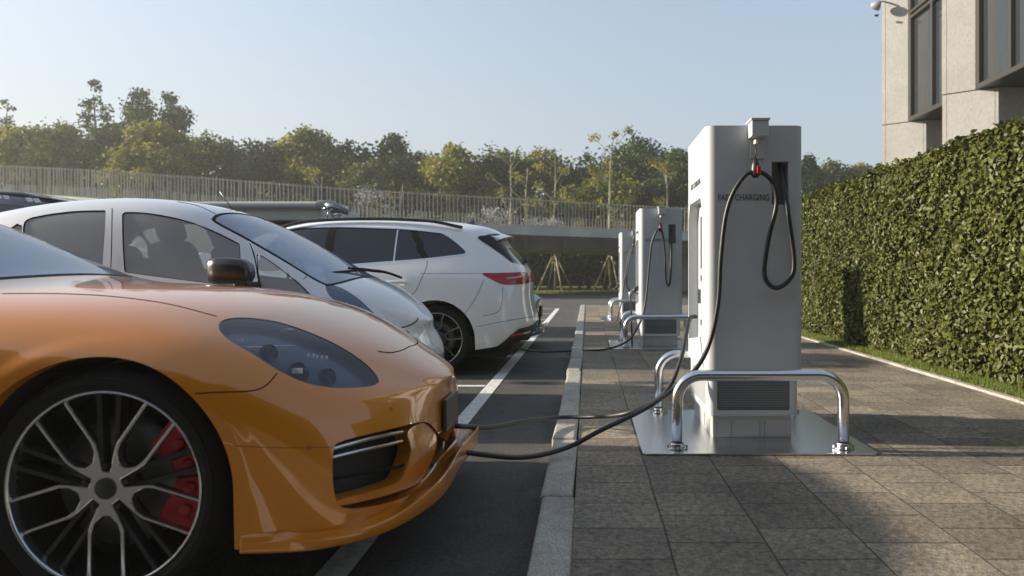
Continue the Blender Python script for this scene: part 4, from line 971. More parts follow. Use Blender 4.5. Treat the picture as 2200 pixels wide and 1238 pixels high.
# head lamps: clear lens over a dark bowl with lamp modules
LENS=glass_mat('lamp_lens',(.78,.82,.88),.02,(.10,.20,.42),.012,1.02); BOWL=mat('lamp_bowl',(.006,.010,.022),.3,coat=.3)
V0,I0,E0,N0=hl; uu=np.array(sorted({i for q in I0 for i in q}))
lens=inset(V0,N0,.002)
for side in (-1,1):
    h=mk('headlight',O.one(lens,I0,LENS,side),orange)
    Vr,Fr=rimmesh(E0,np.array([-.02,-.02,-.01])); mk('bowl',O.one(inset(V0,N0,.035),I0,BOWL,side)+O.one(Vr,Fr,GAP,side),h)
    VH=np.asarray(V0)[uu]; NH=N0[uu]; PH=O.px(VH)
    def at_(x,y,dep):
        i=np.argsort(np.hypot(PH[:,0]-x,PH[:,1]-y))[:3]; p=VH[i].mean(0)-NH[i].mean(0)*dep; return np.array([p[0],3.05+side*p[1],p[2]])
    LED=mat('lamp_module',(.85,.9,.95),.2); CHR=mat('lamp_chrome',(.5,.52,.56),.15,metal=1)
    for (x,y,w,hh) in [(640,794,.032,.018)]+[(664+10.2*k,762+1.2*k,0.006,.012) for k in range(5)]+[(518,730,.016,.008)]:
        p=at_(x,y,.006); v,f_=box(p[0]-w/2,p[1]-.004,p[2]-hh/2,p[0]+w/2,p[1]+.004,p[2]+hh/2); mk('led_module',[(v,f_,LED)],h,False)
    for (x,y,r) in [(585,742,.030),(650,785,.034),(715,796,.030)]:
        p=at_(x,y,.032); v,f_=lathe([(.001,.0),(r*.6,-.004*side*-1),(r,.006*side),(r*1.08,.006*side)],tuple(p),'Y',24); mk('reflector',[(v,f_,CHR)],h)
    q=[at_(a,b,.02) for a,b in [(528,734),(560,736),(600,734),(640,732)]]; v,f_=tube(spline(q,4),.003,6); mk('light_strip',[(v,f_,CHR)],h)
# glass
WG2=glass_mat('windscreen_glass',(.20,.22,.25),.40,(.42,.56,.78),.01,1.7)  # blue diffuse part paints the mirrored sky into the glass
def glassrim(sh,piece,fsd,w,nm,par,gm,trim=GAP,dep=.003):
    V,I,E,N=piece; f=fsd(V)+w; (Vi,Ii),(Vo,Io),E2=split(V,I,f); Nn=fnormals(Vi,list(Ii)+list(Io)); s=np.sign(np.sum(Nn[:len(N)]*N[:len(Nn)])) or 1
    Nn=Nn*s
    o=mk(nm,sh.both(inset(Vi,Nn,dep),Ii,gm)+sh.both(inset(Vo,Nn,dep*.4),Io,trim),par); return o
glassrim(O,ws,lambda V:sdf(WSP,V[:,:2]),.035,'windscreen',orange,WG2)
glassrim(O,sgl,lambda V:sdf(SG,V[:,[0,2]]),.02,'side_window',orange,WG2)
# front lip spoiler
sc=[ # columns, rows: under bumper, inner top, lip top, lip bottom, underside
 (-1.068,.906,.909,.222,.185),(-.96,.893,.900,.222,.183),(-.84,.85,.880,.222,.182),(-.72,.76,.802,.226,.183),(-.643,.66,.718,.236,.187),(-.575,.52,.60,.262,.203),(-.535,.38,.44,.290,.208),(-.532,.2,.24,.302,.210),(-.547,0,0,.300,.212)]
rows=[]
for i,(X,yi,yo,zt,zb) in enumerate(sc):
    ins=.012 if i<2 else .05 if i<4 else .085
    xi=X-ins*(1 if i>1 else 0); k=1 if i>1 else 0
    rows.append([(xi-.02*k,yi-.01,.245),(xi,yi-(0 if i<2 else .02),.232),(X-.010*k,yo-.004,zt-.004),(X-.002*k,yo,zt+.003),(X,yo+.001*k,zt-.012),(X,yo,zb+.008),(X-.006*k,yo-.006,zb),(xi-.05*k,yi-.05,zb)])
A=np.array(rows); A2=np.concatenate([(2*A[:1]-A[1:2]),A,A[-2:-1]*np.array([1,-1,1.])],0); nr=A.shape[1]; A2=np.concatenate([2*A2[:,:1]-A2[:,1:2],A2,2*A2[:,-1:]-A2[:,-2:-1]],1)
G_=np.einsum('ui,ijk->ujk',bspl(len(rows),10),A2); G_=np.einsum('vj,ujk->uvk',bspl(nr,6),G_); nu,nv=G_.shape[:2]; G_[-1,:,1]=0; idx=np.arange(nu*nv).reshape(nu,nv)
Fq=[tuple(q) for q in np.stack([idx[:-1,:-1],idx[:-1,1:],idx[1:,1:],idx[1:,:-1]],-1).reshape(-1,4).tolist()]
Fq.append(tuple(range(nv)))
mk('lip_spoiler',O.both(G_.reshape(-1,3),Fq,OP),orange)
# number plate carrier, sensors, wipers cowl
v,f_=box(-.605,2.92,.385,-.588,3.18,.52); bevel_obj(mk('plate_carrier',[(v,f_,mat('dark_plate',(.045,.048,.045),.4))],orange,False),.004)
for (x,y) in ((843,880),(666,963)):
    p,n_=O.pick(x,y,0); c_=np.array([p[0],3.05-p[1],p[2]])
    P=O.px(O.V)
    nn=np.array([n_[0],-n_[1],n_[2]]); t1=np.cross(nn,[0,0,1]); t1/=np.linalg.norm(t1); t2=np.cross(nn,t1); V=[];F=[]
    for rr_,h in ((.0085,.0006),(.0072,.0012),(.0001,.0012)):
        for k in range(16): a=2*math.pi*k/16; V.append(tuple(c_+nn*h+rr_*(math.cos(a)*t1+math.sin(a)*t2)))
    for j in range(2):
        for k in range(16): F.append((j*16+k,j*16+(k+1)%16,(j+1)*16+(k+1)%16,(j+1)*16+k))
    mk('parking_sensor',[(V,F,mat('sensor_orange',(.33,.085,.005),.4))],orange)
# dark interior
IN=mat('dark_trim',(.02,.02,.022),.8)
v,f_=box(-2.55,2.45,.84,-2.2,3.65,.955); bevel_obj(mk('dashboard',[(v,f_,IN)],orange,False),.03)
v,f_=box(-4.9,2.3,.35,-2.2,3.8,.45); mk('cabin_floor',[(v,f_,IN)],orange,False)
for x in (-3.45,-4.3):
    for y in (2.68,3.42): seat(orange,x,y,.62,m=IN)
for x in (-1.4999,-4.46):
    wheel(orange,x,2.155,.381,.377,.304,.27,'double',-1); caliper(orange,x,2.155,.381,.165,.275,-38,50,-1)
    wheel(orange,x,3.945,.381,.377,.304,.27,'double',1)
v,f_=tube([(-5.0,2.5,.18),(-1.0,2.5,.18)],.04,6)
# wing mirror (outside the frame)
for sg in (-1,1):
    v,f_=lathe([(.001,-.11),(.05,-.10),(.075,-.04),(.08,.04),(.05,.10),(.001,.11)],(-2.55,3.05+sg*1.02,1.04),'Y',20); v=[((a+2.55)*1.0-2.55,b,1.04+(c_-1.04)*.8) for a,b,c_ in v]; 
    if sg>0: continue
    m_=mk('wing_mirror',[(v,f_,OP)],orange); v,f_=box(-2.56,3.05+sg*.96-.12,.97,-2.50,3.05+sg*.96+.03,.995); mk('mirror_stalk',[(v,f_,GAP)],m_,False)
# ================================================================ silver white hatchback
HC=(-3.1,5.35,0)
hatch=empty('white_hatchback',HC,'silver white hatchback with frosted side windows and black door mirror, behind the orange car','car')
WP=carpaint('silver_white_paint',(.62,.64,.66),metal=.15,rough=.38)
def sec(X,zt,ys,zs,dx=None):
    d=dx or [0]*len(ys); return [(X+d[i],ys[i],zs[i]) for i in range(len(ys))]
lowy=[.80,.835,.85,.84,.80]; lowz=[.93,.80,.60,.38,.2]
hc=[
 [(-5.30,0,1.02),(-5.31,0,.98),(-5.32,0,.94),(-5.33,0,.90),(-5.34,0,.85),(-5.36,0,.78),(-5.38,0,.68),(-5.38,0,.52),(-5.36,0,.36),(-5.3,0,.22)],
 [(-5.26,0,1.06),(-5.27,.2,1.03),(-5.28,.36,1.0),(-5.28,.46,.96),(-5.29,.52,.9),(-5.31,.56,.8),(-5.33,.6,.68),(-5.33,.62,.52),(-5.31,.61,.36),(-5.26,.58,.22)],
 [(-5.12,0,1.28),(-5.12,.3,1.25),(-5.13,.48,1.18),(-5.14,.60,1.08),(-5.15,.68,.98),(-5.17,.74,.84),(-5.18,.78,.70),(-5.18,.80,.52),(-5.16,.79,.36),(-5.1,.75,.22)],
 sec(-4.85,1.5,[0,.33,.54,.64,.72,.79,.83,.845,.83,.79],[1.34,1.325,1.26,1.16,1.04,.93,.8,.58,.38,.2]),
 sec(-4.4,1.6,[0,.35,.57,.665,.75,.80,.84,.85,.84,.80],[1.47,1.455,1.385,1.24,1.05,.94,.8,.6,.38,.2]),
 sec(-3.9,1.6,[0,.35,.575,.675,.76,.81,.84,.85,.84,.80],[1.58,1.565,1.50,1.31,1.06,.945,.8,.6,.38,.2]),
 sec(-3.4,1.6,[0,.35,.58,.68,.765,.81,.84,.85,.84,.80],[1.628,1.613,1.54,1.33,1.055,.94,.8,.6,.38,.2]),
 sec(-2.95,1.6,[0,.35,.59,.685,.765,.81,.84,.85,.84,.80],[1.605,1.59,1.53,1.31,1.045,.935,.8,.6,.38,.2]),
 sec(-2.6,1.5,[0,.35,.60,.69,.765,.81,.84,.85,.84,.80],[1.52,1.505,1.44,1.24,1.03,.93,.8,.6,.38,.2]),
 sec(-2.3,1.4,[0,.35,.62,.70,.765,.81,.84,.85,.84,.80],[1.375,1.36,1.29,1.15,1.01,.92,.79,.6,.38,.2]),
 sec(-2.0,1.2,[0,.35,.64,.71,.765,.81,.84,.85,.84,.80],[1.205,1.19,1.12,1.045,.975,.895,.78,.6,.38,.2]),
 sec(-1.76,1.1,[0,.33,.62,.69,.75,.80,.835,.85,.84,.80],[1.055,1.045,.985,.95,.91,.85,.75,.58,.38,.2]),
 [(-1.56,0,.985),(-1.565,.30,.975),(-1.58,.57,.925),(-1.59,.65,.89),(-1.60,.72,.84),(-1.61,.775,.76),(-1.61,.81,.67),(-1.61,.83,.53),(-1.60,.825,.37),(-1.58,.79,.2)],
 [(-1.40,0,.90),(-1.405,.27,.89),(-1.43,.49,.85),(-1.45,.57,.81),(-1.47,.64,.76),(-1.47,.70,.68),(-1.46,.74,.59),(-1.45,.76,.48),(-1.45,.76,.34),(-1.44,.73,.2)],
 [(-1.27,0,.79),(-1.275,.21,.785),(-1.30,.38,.755),(-1.32,.45,.72),(-1.34,.51,.675),(-1.32,.56,.61),(-1.29,.60,.53),(-1.28,.62,.43),(-1.29,.62,.31),(-1.30,.60,.2)],
 [(-1.20,0,.71),(-1.20,.13,.705),(-1.215,.24,.685),(-1.225,.29,.655),(-1.23,.33,.615),(-1.20,.37,.56),(-1.165,.40,.49),(-1.155,.42,.40),(-1.17,.42,.29),(-1.20,.40,.2)],
 [(-1.19,0,.70),(-1.19,0,.685),(-1.195,0,.66),(-1.20,0,.63),(-1.195,0,.59),(-1.165,0,.54),(-1.13,0,.47),(-1.125,0,.38),(-1.14,0,.28),(-1.18,0,.2)],
]
Hs=Shell(hc,5.35,12,12)
fa=arch(Hs,-2.05,.34,.37,WP,hatch); fb=arch(Hs,-4.55,.34,.37,WP,hatch)
def cutpoly(sh,poly,coords,cond):
    f=sdf(poly,coords(sh.V)); f=np.where(cond(sh.V,sh.N),f,9); return sh.cutout(f)
side=lambda V,N:(V[:,1]>.45)&(V[:,2]>.85)
FROST=glass_mat('frosted_side_glass',(.80,.84,.84),.34,(.95,1.0,1.0),.05,1.1,trl=.45); WSG=glass_mat('hatch_windscreen_glass',(.24,.28,.33),.42,(.36,.50,.72),.02,1.8)  # windscreen's blue diffuse part is sky reflection put into its colour
wins=[('side_window',sm([(262,456),(262,456),(300,456),(352,463),(410,477),(468,500),(515,524),(515,524),(517,560),(518,618),(518,618),(480,613),(400,603),(330,594),(267,585),(267,585),(263,520)],3),0),
 ('rear_side_window',sm([(52,476),(80,465),(120,458),(170,453),(227,452),(227,452),(225,500),(219,580),(219,580),(150,572),(54,560),(50,520)],3),0),
 ('quarter_window',sm([(551,543),(551,543),(575,556),(612,583),(645,610),(676,642),(676,642),(640,640),(562,632),(562,632),(554,590)],3),0),
 ('rear_quarter_window',sm([(20,492),(46,478),(46,520),(44,545),(-20,540),(-30,520)],3),0)]
pc=[]
for nm,poly,_ in wins:
    V,I,E,N=cutpoly(Hs,poly,Hs.px,side); pc.append((nm,poly,(V,I,E,N)))
WS=sm([(-2.61,0),(-2.61,.3),(-2.60,.50),(-2.55,.565),(-2.3,.60),(-2.0,.635),(-1.80,.655),(-1.73,.62),(-1.68,.40),(-1.665,0),(-1.67,-.3),(-2.0,-.5),(-2.6,-.3)],4)
V,I,E,N=cutpoly(Hs,WS,lambda V:V[:,:2],lambda V,N:V[:,2]>.85); wsp=(V,I,E,N)
HLp=sm([(699,612),(712,612),(740,622),(770,642),(792,662),(806,678),(770,668),(735,655),(708,636)],4)
V,I,E,N=cutpoly(Hs,HLp,Hs.px,lambda V,N:(V[:,0]>-1.95)&(N[:,1]>-.1)); hlp=(V,I,E,N)
hg=[]
hg.append(gap(Hs,[(241,446),(240,520),(238,580),(237,640),(240,760)],1.1,side))
hg.append(gap(Hs,[(530,505),(545,545),(555,600),(562,640),(565,700)],1.6,side))
hg.append(gap(Hs,[(380,433),(430,444),(480,470),(540,505)],.7,lambda V,N:N[:,2]>.1))
hg.append(gap(Hs,[(650,602),(672,582),(690,568)],.9,lambda V,N:V[:,0]<-1.7))
hg.append(gap(Hs,[(822,704),(850,706),(878,700),(895,690),(898,682)],1.4,lambda V,N:V[:,0]>-1.6))
parts=Hs.both(Hs.V,Hs.F,WP)
for V,F in hg: parts+=Hs.both(V,F,GAP)
parts+=Hs.both(*fa[0],WP)+Hs.both(*fb[0],WP)
for nm,poly,(V,I,E,N) in pc: parts+=Hs.both(*rimmesh(E,np.array([0,-.014,0])),GAP)
mk('body',parts,hatch); mk('wheel_arch_liner',Hs.both(*fa[1],WELL)+Hs.both(*fb[1],WELL)+[(*box(-5.1,4.65,.14,-1.4,6.05,.18),WELL)],hatch)
for nm,poly,(V,I,E,N) in pc:
    f=sdf(poly,Hs.px(V))+1.6; (Vi,Ii),(Vo,Io),_=split(V,I,f); Nn=fnormals(Vi,list(Ii)+list(Io)); s_=np.sign(np.sum(Nn[:,1])) or 1; Nn=Nn*s_
    for sd_ in (-1,1):
        w_=mk(nm,Hs.one(inset(Vi,Nn,.008),Ii,FROST,sd_),hatch); mk('seal',Hs.one(inset(Vo,Nn,.006),Io,GAP,sd_),w_)
f=sdf(WS,wsp[0][:,:2])+.022; (Vi,Ii),(Vo,Io),_=split(wsp[0],wsp[1],f); Nn=fnormals(Vi,list(Ii)+list(Io)); Nn*=np.sign(Nn[:,2].sum())
mk('windscreen',Hs.both(inset(Vi,Nn,.003),Ii,WSG)+Hs.both(inset(Vo,Nn,.001),Io,GAP),hatch)
LEN2=glass_mat('hatch_lamp_lens',(.35,.4,.48),.35,(.14,.24,.42),.02,1.3)
for sd_ in (-1,1):
    h=mk('headlight',Hs.one(inset(hlp[0],hlp[3],.001),hlp[1],LEN2,sd_),hatch); mk('bowl',Hs.one(inset(hlp[0],hlp[3],.03),hlp[1],BOWL,sd_)+Hs.one(*rimmesh(hlp[2],np.array([-.01,-.02,-.012])),GAP,sd_),h)
    V_=[];
    uu=sorted({i for q in hlp[1] for i in q}); P_=Hs.px(hlp[0][uu])
    for k in range(6):
        i=int(np.argmin(np.hypot(P_[:,0]-(748+8*k),P_[:,1]-(650+5*k)))); p=hlp[0][uu][i]-hlp[3][uu][i]*.015; v,f_=box(p[0]-.004,5.35+sd_*p[1]-.004,p[2]-.012,p[0]+.004,5.35+sd_*p[1]+.004,p[2]+.012); mk('led_module',[(v,f_,mat('lamp_module'))],h,False)
# mirror, wiper, aerial, seats
MB=mat('mirror_black',(.008,.008,.008),.3,coat=.1)
for sd_ in (-1,1):
    Yc=5.35+sd_*.96; c_=wp(500,582,4.39); c_[1]=Yc
    P_=[(-.135,.0,.062,.048),(-.128,.0,.080,.058),(-.08,.0,.086,.07),(0,.0,.084,.078),(.07,-.005,.078,.078),(.105,-.012,.062,.07),(.12,-.02,.03,.05),(.122,-.02,.001,.001)]
    V=[];F=[];n=24
    for dx,dz,hz_,hy in [( -.136,0,.001,.001)]+P_:
        for k in range(n):
            a=2*math.pi*k/n; ca,sa=math.cos(a),math.sin(a); e=.72; V.append((c_[0]+dx,c_[1]+hy*math.copysign(abs(ca)**e,ca),c_[2]+dz+hz_*math.copysign(abs(sa)**e,sa)))
    for j in range(len(P_)):
        for k in range(n): F.append((j*n+k,j*n+(k+1)%n,(j+1)*n+(k+1)%n,(j+1)*n+k))
    m_=mk('wing_mirror',[(V,F,MB)],hatch); b_=box(c_[0]-.0,min(Yc,5.35+sd_*.76),c_[2]-.105,c_[0]+.09,max(Yc,5.35+sd_*.76),c_[2]-.07); o=mk('mirror_stalk',[(*b_,MB)],m_,False); bevel_obj(o,.01)
def onh(x,y,lift=.012):
    p,n_=Hs.pick(x,y,-lift); return np.array([p[0],5.35-p[1],p[2]])
# wiper: arm from the cowl with a blade lying on the glass
b0=np.array([-1.60,5.80,1.0]); 
W1=[np.array([-1.585,5.95,1.015]),np.array([-1.66,5.75,1.06]),np.array([-1.74,5.45,1.085]),np.array([-1.78,5.2,1.09])]
v,f_=tube(spline(W1,5),[.011]*8+[.008]*8,8); wo=mk('wiper',[(v,f_,GAP)],hatch)
W2=[np.array([-1.70,5.75,1.062]),np.array([-1.745,5.4,1.075]),np.array([-1.79,5.05,1.062]),np.array([-1.86,4.87,1.045])]
v,f_=tube(spline(W2,6),.009,6); mk('wiper_blade',[(v,f_,GAP)],wo)
W1=[np.array([-1.60,5.2,1.01]),np.array([-1.70,5.0,1.045]),np.array([-1.79,4.8,1.06])]
a0=wp(505,459,5.35); 
V,F=[],[]
v,f_=prism([(a0[0]-.10,1.485),(a0[0]+.11,1.455),(a0[0]+.02,1.535),(a0[0]-.03,1.54)],5.33,5.37,'Y'); ab=bevel_obj(mk('aerial_base',[(v,f_,mat('aerial_grey',(.06,.075,.10),.35))],hatch,False),.006)
v,f_=tube([(a0[0]-.01,5.35,1.53),tuple(wp(472,412,5.35))],[.005,.0025],6); mk('aerial',[(v,f_,mat('aerial_rod',(.10,.11,.12),.3,metal=.6))],ab)
SF=mat('hatch_seat_fabric',(.10,.11,.115),.9)
for x,y in ((-2.78,4.95),(-2.78,5.75),(-3.7,4.95),(-3.7,5.75)): seat(hatch,x,y,.78,m=SF)
v,f_=box(-2.15,4.7,.80,-1.80,6.0,.955); bevel_obj(mk('dashboard',[(v,f_,mat('hatch_dash',(.05,.055,.06),.8))],hatch,False),.04)
v,f_=lathe([(.17,-.012),(.185,0),(.17,.012),(.158,0)],(-2.38,5.72,1.0),'X',28,True); mk('steering_wheel',[(v,f_,IN)],hatch)
v,f_=box(-5.0,4.6,.38,-1.8,6.1,.42); mk('cabin_floor',[(v,f_,mat('beige_carpet',(.35,.35,.34),.9))],hatch,False)
for x in (-2.05,-4.55):
    wheel(hatch,x,4.53,.335,.33,.24,.21,'v',-1); wheel(hatch,x,6.17,.335,.33,.24,.21,'v',1)

# ================================================================ white estate car (rear towards the kerb)
EC=(-3.0,8.03,0)
estate=empty('white_estate_car',EC,'white estate car with tinted windows and red tail lamps, tail to the kerb','car')
WP2=carpaint('white_paint',(.80,.81,.815),metal=0,rough=.35)
st=lambda X,zt,dz=0:sec(X,0,[0,.38,.62,.715,.82,.88,.915,.93,.92,.88],[zt,zt-.015,zt-.06,1.44,1.18,1.04,.87,.67,.43,.25])
ec=[
 [(-5.28,0,.86),(-5.29,0,.84),(-5.3,0,.82),(-5.3,0,.79),(-5.31,0,.75),(-5.32,0,.7),(-5.32,0,.62),(-5.32,0,.5),(-5.3,0,.36),(-5.26,0,.25)],
 [(-5.24,0,.90),(-5.24,.22,.9),(-5.25,.38,.88),(-5.25,.48,.85),(-5.26,.56,.8),(-5.27,.6,.73),(-5.28,.64,.64),(-5.28,.66,.5),(-5.26,.66,.36),(-5.22,.64,.25)],
 [(-5.0,0,.99),(-5.0,.3,.985),(-5.02,.52,.97),(-5.03,.64,.94),(-5.04,.74,.9),(-5.06,.8,.82),(-5.07,.84,.7),(-5.07,.86,.54),(-5.05,.86,.38),(-5.02,.83,.25)],
 sec(-4.6,0,[0,.35,.58,.70,.80,.86,.9,.915,.91,.87],[1.08,1.07,1.05,1.03,1.0,.95,.82,.64,.42,.25]),
 sec(-4.2,0,[0,.36,.60,.71,.81,.87,.91,.925,.915,.88],[1.17,1.16,1.13,1.10,1.07,.99,.85,.66,.43,.25]),
 sec(-3.8,0,[0,.37,.61,.71,.815,.875,.912,.93,.92,.88],[1.40,1.385,1.33,1.24,1.12,1.02,.86,.67,.43,.25]),
 sec(-3.35,0,[0,.38,.62,.715,.82,.88,.915,.93,.92,.88],[1.58,1.565,1.51,1.36,1.15,1.03,.87,.67,.43,.25]),
 st(-2.9,1.66),st(-2.4,1.68),st(-1.95,1.67),
 sec(-1.6,0,[0,.38,.61,.705,.81,.875,.915,.93,.92,.88],[1.65,1.635,1.575,1.43,1.185,1.05,.87,.67,.43,.25]),
 [(-1.28,0,1.615),(-1.28,.37,1.60),(-1.27,.585,1.535),(-1.25,.68,1.40),(-1.22,.785,1.20),(-1.2,.86,1.05),(-1.2,.90,.87),(-1.19,.92,.67),(-1.19,.915,.44),(-1.2,.875,.26)],
 [(-1.06,0,1.57),(-1.06,.35,1.555),(-1.05,.54,1.485),(-1.02,.62,1.37),(-.96,.725,1.20),(-.93,.81,1.05),(-.93,.86,.88),(-.92,.885,.68),(-.92,.885,.47),(-.97,.85,.29)],
 [(-.95,0,1.51),(-.955,.29,1.49),(-.945,.45,1.43),(-.90,.52,1.34),(-.80,.62,1.185),(-.73,.71,1.04),(-.74,.77,.88),(-.73,.81,.69),(-.71,.82,.50),(-.80,.79,.33)],
 [(-.925,0,1.44),(-.925,.20,1.425),(-.90,.32,1.375),(-.85,.38,1.30),(-.73,.46,1.17),(-.655,.53,1.035),(-.67,.59,.87),(-.65,.63,.68),(-.61,.65,.50),(-.70,.63,.34)],
 [(-.91,0,1.40),(-.90,.09,1.385),(-.87,.15,1.335),(-.815,.19,1.27),(-.70,.23,1.15),(-.625,.27,1.03),(-.645,.30,.865),(-.62,.33,.67),(-.57,.35,.495),(-.66,.34,.34)],
 [(-.90,0,1.38),(-.885,0,1.365),(-.855,0,1.32),(-.80,0,1.255),(-.69,0,1.14),(-.62,0,1.025),(-.64,0,.86),(-.615,0,.665),(-.565,0,.495),(-.655,0,.34)],
]
Es=Shell(ec,8.03,12,10)
ea=arch(Es,-1.555,.374,.405,WP2,estate,deep=.3); eb=arch(Es,-4.5,.374,.405,WP2,estate,deep=.3)
sidee=lambda V,N:(V[:,1]>.40)&(V[:,2]>1.0)&(V[:,0]<-.7)
TINT=mat('tinted_glass',(.010,.014,.022),.05,coat=.3); CHT=mat('chrome_trim',(.7,.72,.74),.12,metal=1)
ew=[]
DLO=sm([(560,545),(600,505),(625,492),(660,488),(720,486),(800,488),(870,491),(930,497),(955,502),(985,523),(1003,541),(998,548),(960,553),(905,559),(840,564),(760,570),(650,578),(560,585)],4)
V,I,E,N=cutpoly(Es,DLO,Es.px,sidee); dlo=(V,I,E,N)
TLp=sm([(1035,588),(1060,587),(1100,586),(1140,585),(1160,592),(1150,602),(1128,610),(1100,612),(1078,611),(1056,601)],3)
V,I,E,N=cutpoly(Es,TLp,Es.px,lambda V,N:(V[:,0]>-1.3)&(V[:,2]>.85)); tlp=(V,I,E,N)
RG=sm([(-.0,1.335),(.30,1.335),(.43,1.32),(.56,1.19),(.60,1.165),(.40,1.15),(0,1.145),(-.4,1.15),(-.4,1.33)],3)
V,I,E,N=cutpoly(Es,RG,lambda V:V[:,1:],lambda V,N:V[:,0]>-1.02); rg=(V,I,E,N)
DP=sm([(1025,511),(1040,507),(1062,503),(1085,505),(1102,507),(1094,520),(1088,533),(1096,550),(1104,567),(1080,549),(1050,528)],2)
V,I,E,N=cutpoly(Es,DP,Es.px,lambda V,N:(V[:,0]>-1.45)&(V[:,2]>1.1)&(V[:,1]>.2)); dp=(V,I,E,N)
# dark lower bumper
f=np.where((Es.V[:,0]>-1.2)&(Es.V[:,2]<.7),Es.V[:,2]-np.interp(Es.V[:,0],[-1.15,-1.0,-.85,-.72,-.5],[.20,.25,.36,.475,.50]),9); V,I,E,N=Es.cutout(f); lb=(V,I,E,N)
eg=[gap(Es,[(918,560),(916,575),(905,600),(893,625),(870,645)],.7,lambda V,N:(V[:,1]>.4)&(V[:,0]<-.9),dep=.003),
    gap(Es,[(1040,600),(1022,640),(1000,672),(985,690)],.55,lambda V,N:(V[:,1]>.4),dep=.002),
    gap(Es,[(1080,615),(1078,650),(1070,670),(1035,680)],.55,lambda V,N:(V[:,0]>-1.3),dep=.002),
    gap(Es,[(1020,703),(1060,695),(1110,686),(1150,680)],.5,lambda V,N:(V[:,0]>-1.3),dep=.002),
    gap(Es,[(900,588),(960,588),(1035,588)],.45,lambda V,N:(V[:,1]>.4),dep=.001)]
parts=Es.both(Es.V,Es.F,WP2)
for V,F in eg: parts+=Es.both(V,F,GAP)
parts+=Es.both(*ea[0],WP2)+Es.both(*eb[0],WP2)
ebody=mk('body',parts,estate); mk('wheel_arch_liner',Es.both(*ea[1],WELL)+Es.both(*eb[1],WELL)+[(*box(-5.1,7.3,.18,-.85,8.8,.24),WELL)],estate)
def both_parts(sh,nm,V,I,N,m,dep,par,**k):
    for sd_ in (-1,1): mk(nm,sh.one(inset(V,N,dep),I,m,sd_),par)
f=sdf(DLO,Es.px(dlo[0]))+2.6; (Vi,Ii),(Vo,Io),_=split(dlo[0],dlo[1],f); Nn=fnormals(Vi,list(Ii)+list(Io)); Nn*=np.sign(Nn[:,1].sum())
Pz=Es.px(Vo); tri=[q for q in Io]; 
for sd_ in (-1,1):
    w_=mk('side_window',Es.one(inset(Vi,Nn,.008),Ii,TINT,sd_),estate)
    mk('window_trim',Es.one(inset(Vo,Nn,-.003),Io,CHT,sd_),w_)
# pillars between the panes
for (x0,y0,x1,y1,w_,m) in ((716,487,694,576,9,GAP),(853,491,846,566,1.5,CHT),(889,493,913,561,8,GAP)):
    L=[(x0+(x1-x0)*k/8,y0+(y1-y0)*k/8) for k in range(9)]
    uu=sorted({i for q in Ii for i in q}); Pq=Es.px(Vi[uu]); VV=Vi[uu]; pts=[]
    for a,b in L: i=int(np.argmin(np.hypot(Pq[:,0]-a,Pq[:,1]-b))); pts.append(VV[i])
    for sd_ in (-1,1):
        V=[];F=[]
        for p in pts: V+=[(p[0]-w_*.0047,8.03+sd_*(p[1]-.003),p[2]),(p[0]+w_*.0047,8.03+sd_*(p[1]-.003),p[2])]
        for k in range(8): F.append((2*k,2*k+1,2*k+3,2*k+2))
        mk('window_pillar',[(V,F,m)],estate)
TLM=mat('tail_lamp_red',(.36,.006,.006),.12,coat=.3,spec=.4); CLR=mat('tail_lamp_clear',(.45,.38,.36),.12,coat=1)
for sd_ in (-1,1):
    t_=mk('tail_light',Es.one(inset(tlp[0],tlp[3],-.004),tlp[1],TLM,sd_),estate)
    uu=sorted({i for q in tlp[1] for i in q}); P_=Es.px(tlp[0][uu])
    q=[]
    for a,b in ((1090,600),(1108,596),(1125,593)):
        i=int(np.argmin(np.hypot(P_[:,0]-a,P_[:,1]-b))); p=tlp[0][uu][i]+tlp[3][uu][i]*.006; q.append((p[0],8.03+sd_*p[1],p[2]))
    v,f_=tube(spline(q,4),.012,6); mk('reversing_lamp',[(v,f_,CLR)],t_)
mk('rear_window',Es.both(inset(rg[0],rg[3],-.002),rg[1],TINT),estate)
both_parts(Es,'pillar_fin',dp[0],dp[1],dp[3],mat('gloss_black',(.006,.006,.008),.3,spec=.25),-.006,estate)
mk('rear_bumper_skirt',Es.both(inset(lb[0],lb[3],-.006),lb[1],mat('rough_black_plastic',(.022,.022,.023),.6,bump=.001,bscale=300)),estate)
# roof spoiler, roof rails, fin, reflectors, handle, wiper, plate
v=[];f_=[]
sp=[(-1.12,.0),(-.90,.0)]
V=[];F=[];n=16
for k in range(n+1):
    y=-.53+1.06*k/n; e=1-(abs(y)/.62)**6; xe=-.865-.10*(y/.6)**2
    for (x,z) in ((-1.06,1.555-.085*(y/.6)**2),(xe,1.502-.07*(y/.6)**2),(xe+.004,1.492-.07*(y/.6)**2),(xe-.02,1.480-.07*(y/.6)**2),(-1.04,1.46-.07*(y/.6)**2)): V.append((x,8.03+y,z))
for k in range(n):
    for j in range(5): a=k*5+j; b=k*5+(j+1)%5; F.append((a,b,b+5,a+5))
F+=[(4,3,2,1,0),tuple(n*5+j for j in range(5))]
V=[(x,y,z-.022) for x,y,z in V]
mk('roof_spoiler',[(V,[F[i] for i in range(len(F)) if i%5!=2 and i%5!=3 or i>=n*5],WP2),(V,[F[i] for i in range(n*5) if i%5 in (2,3)],MATS['gloss_black'])],estate,True,40)
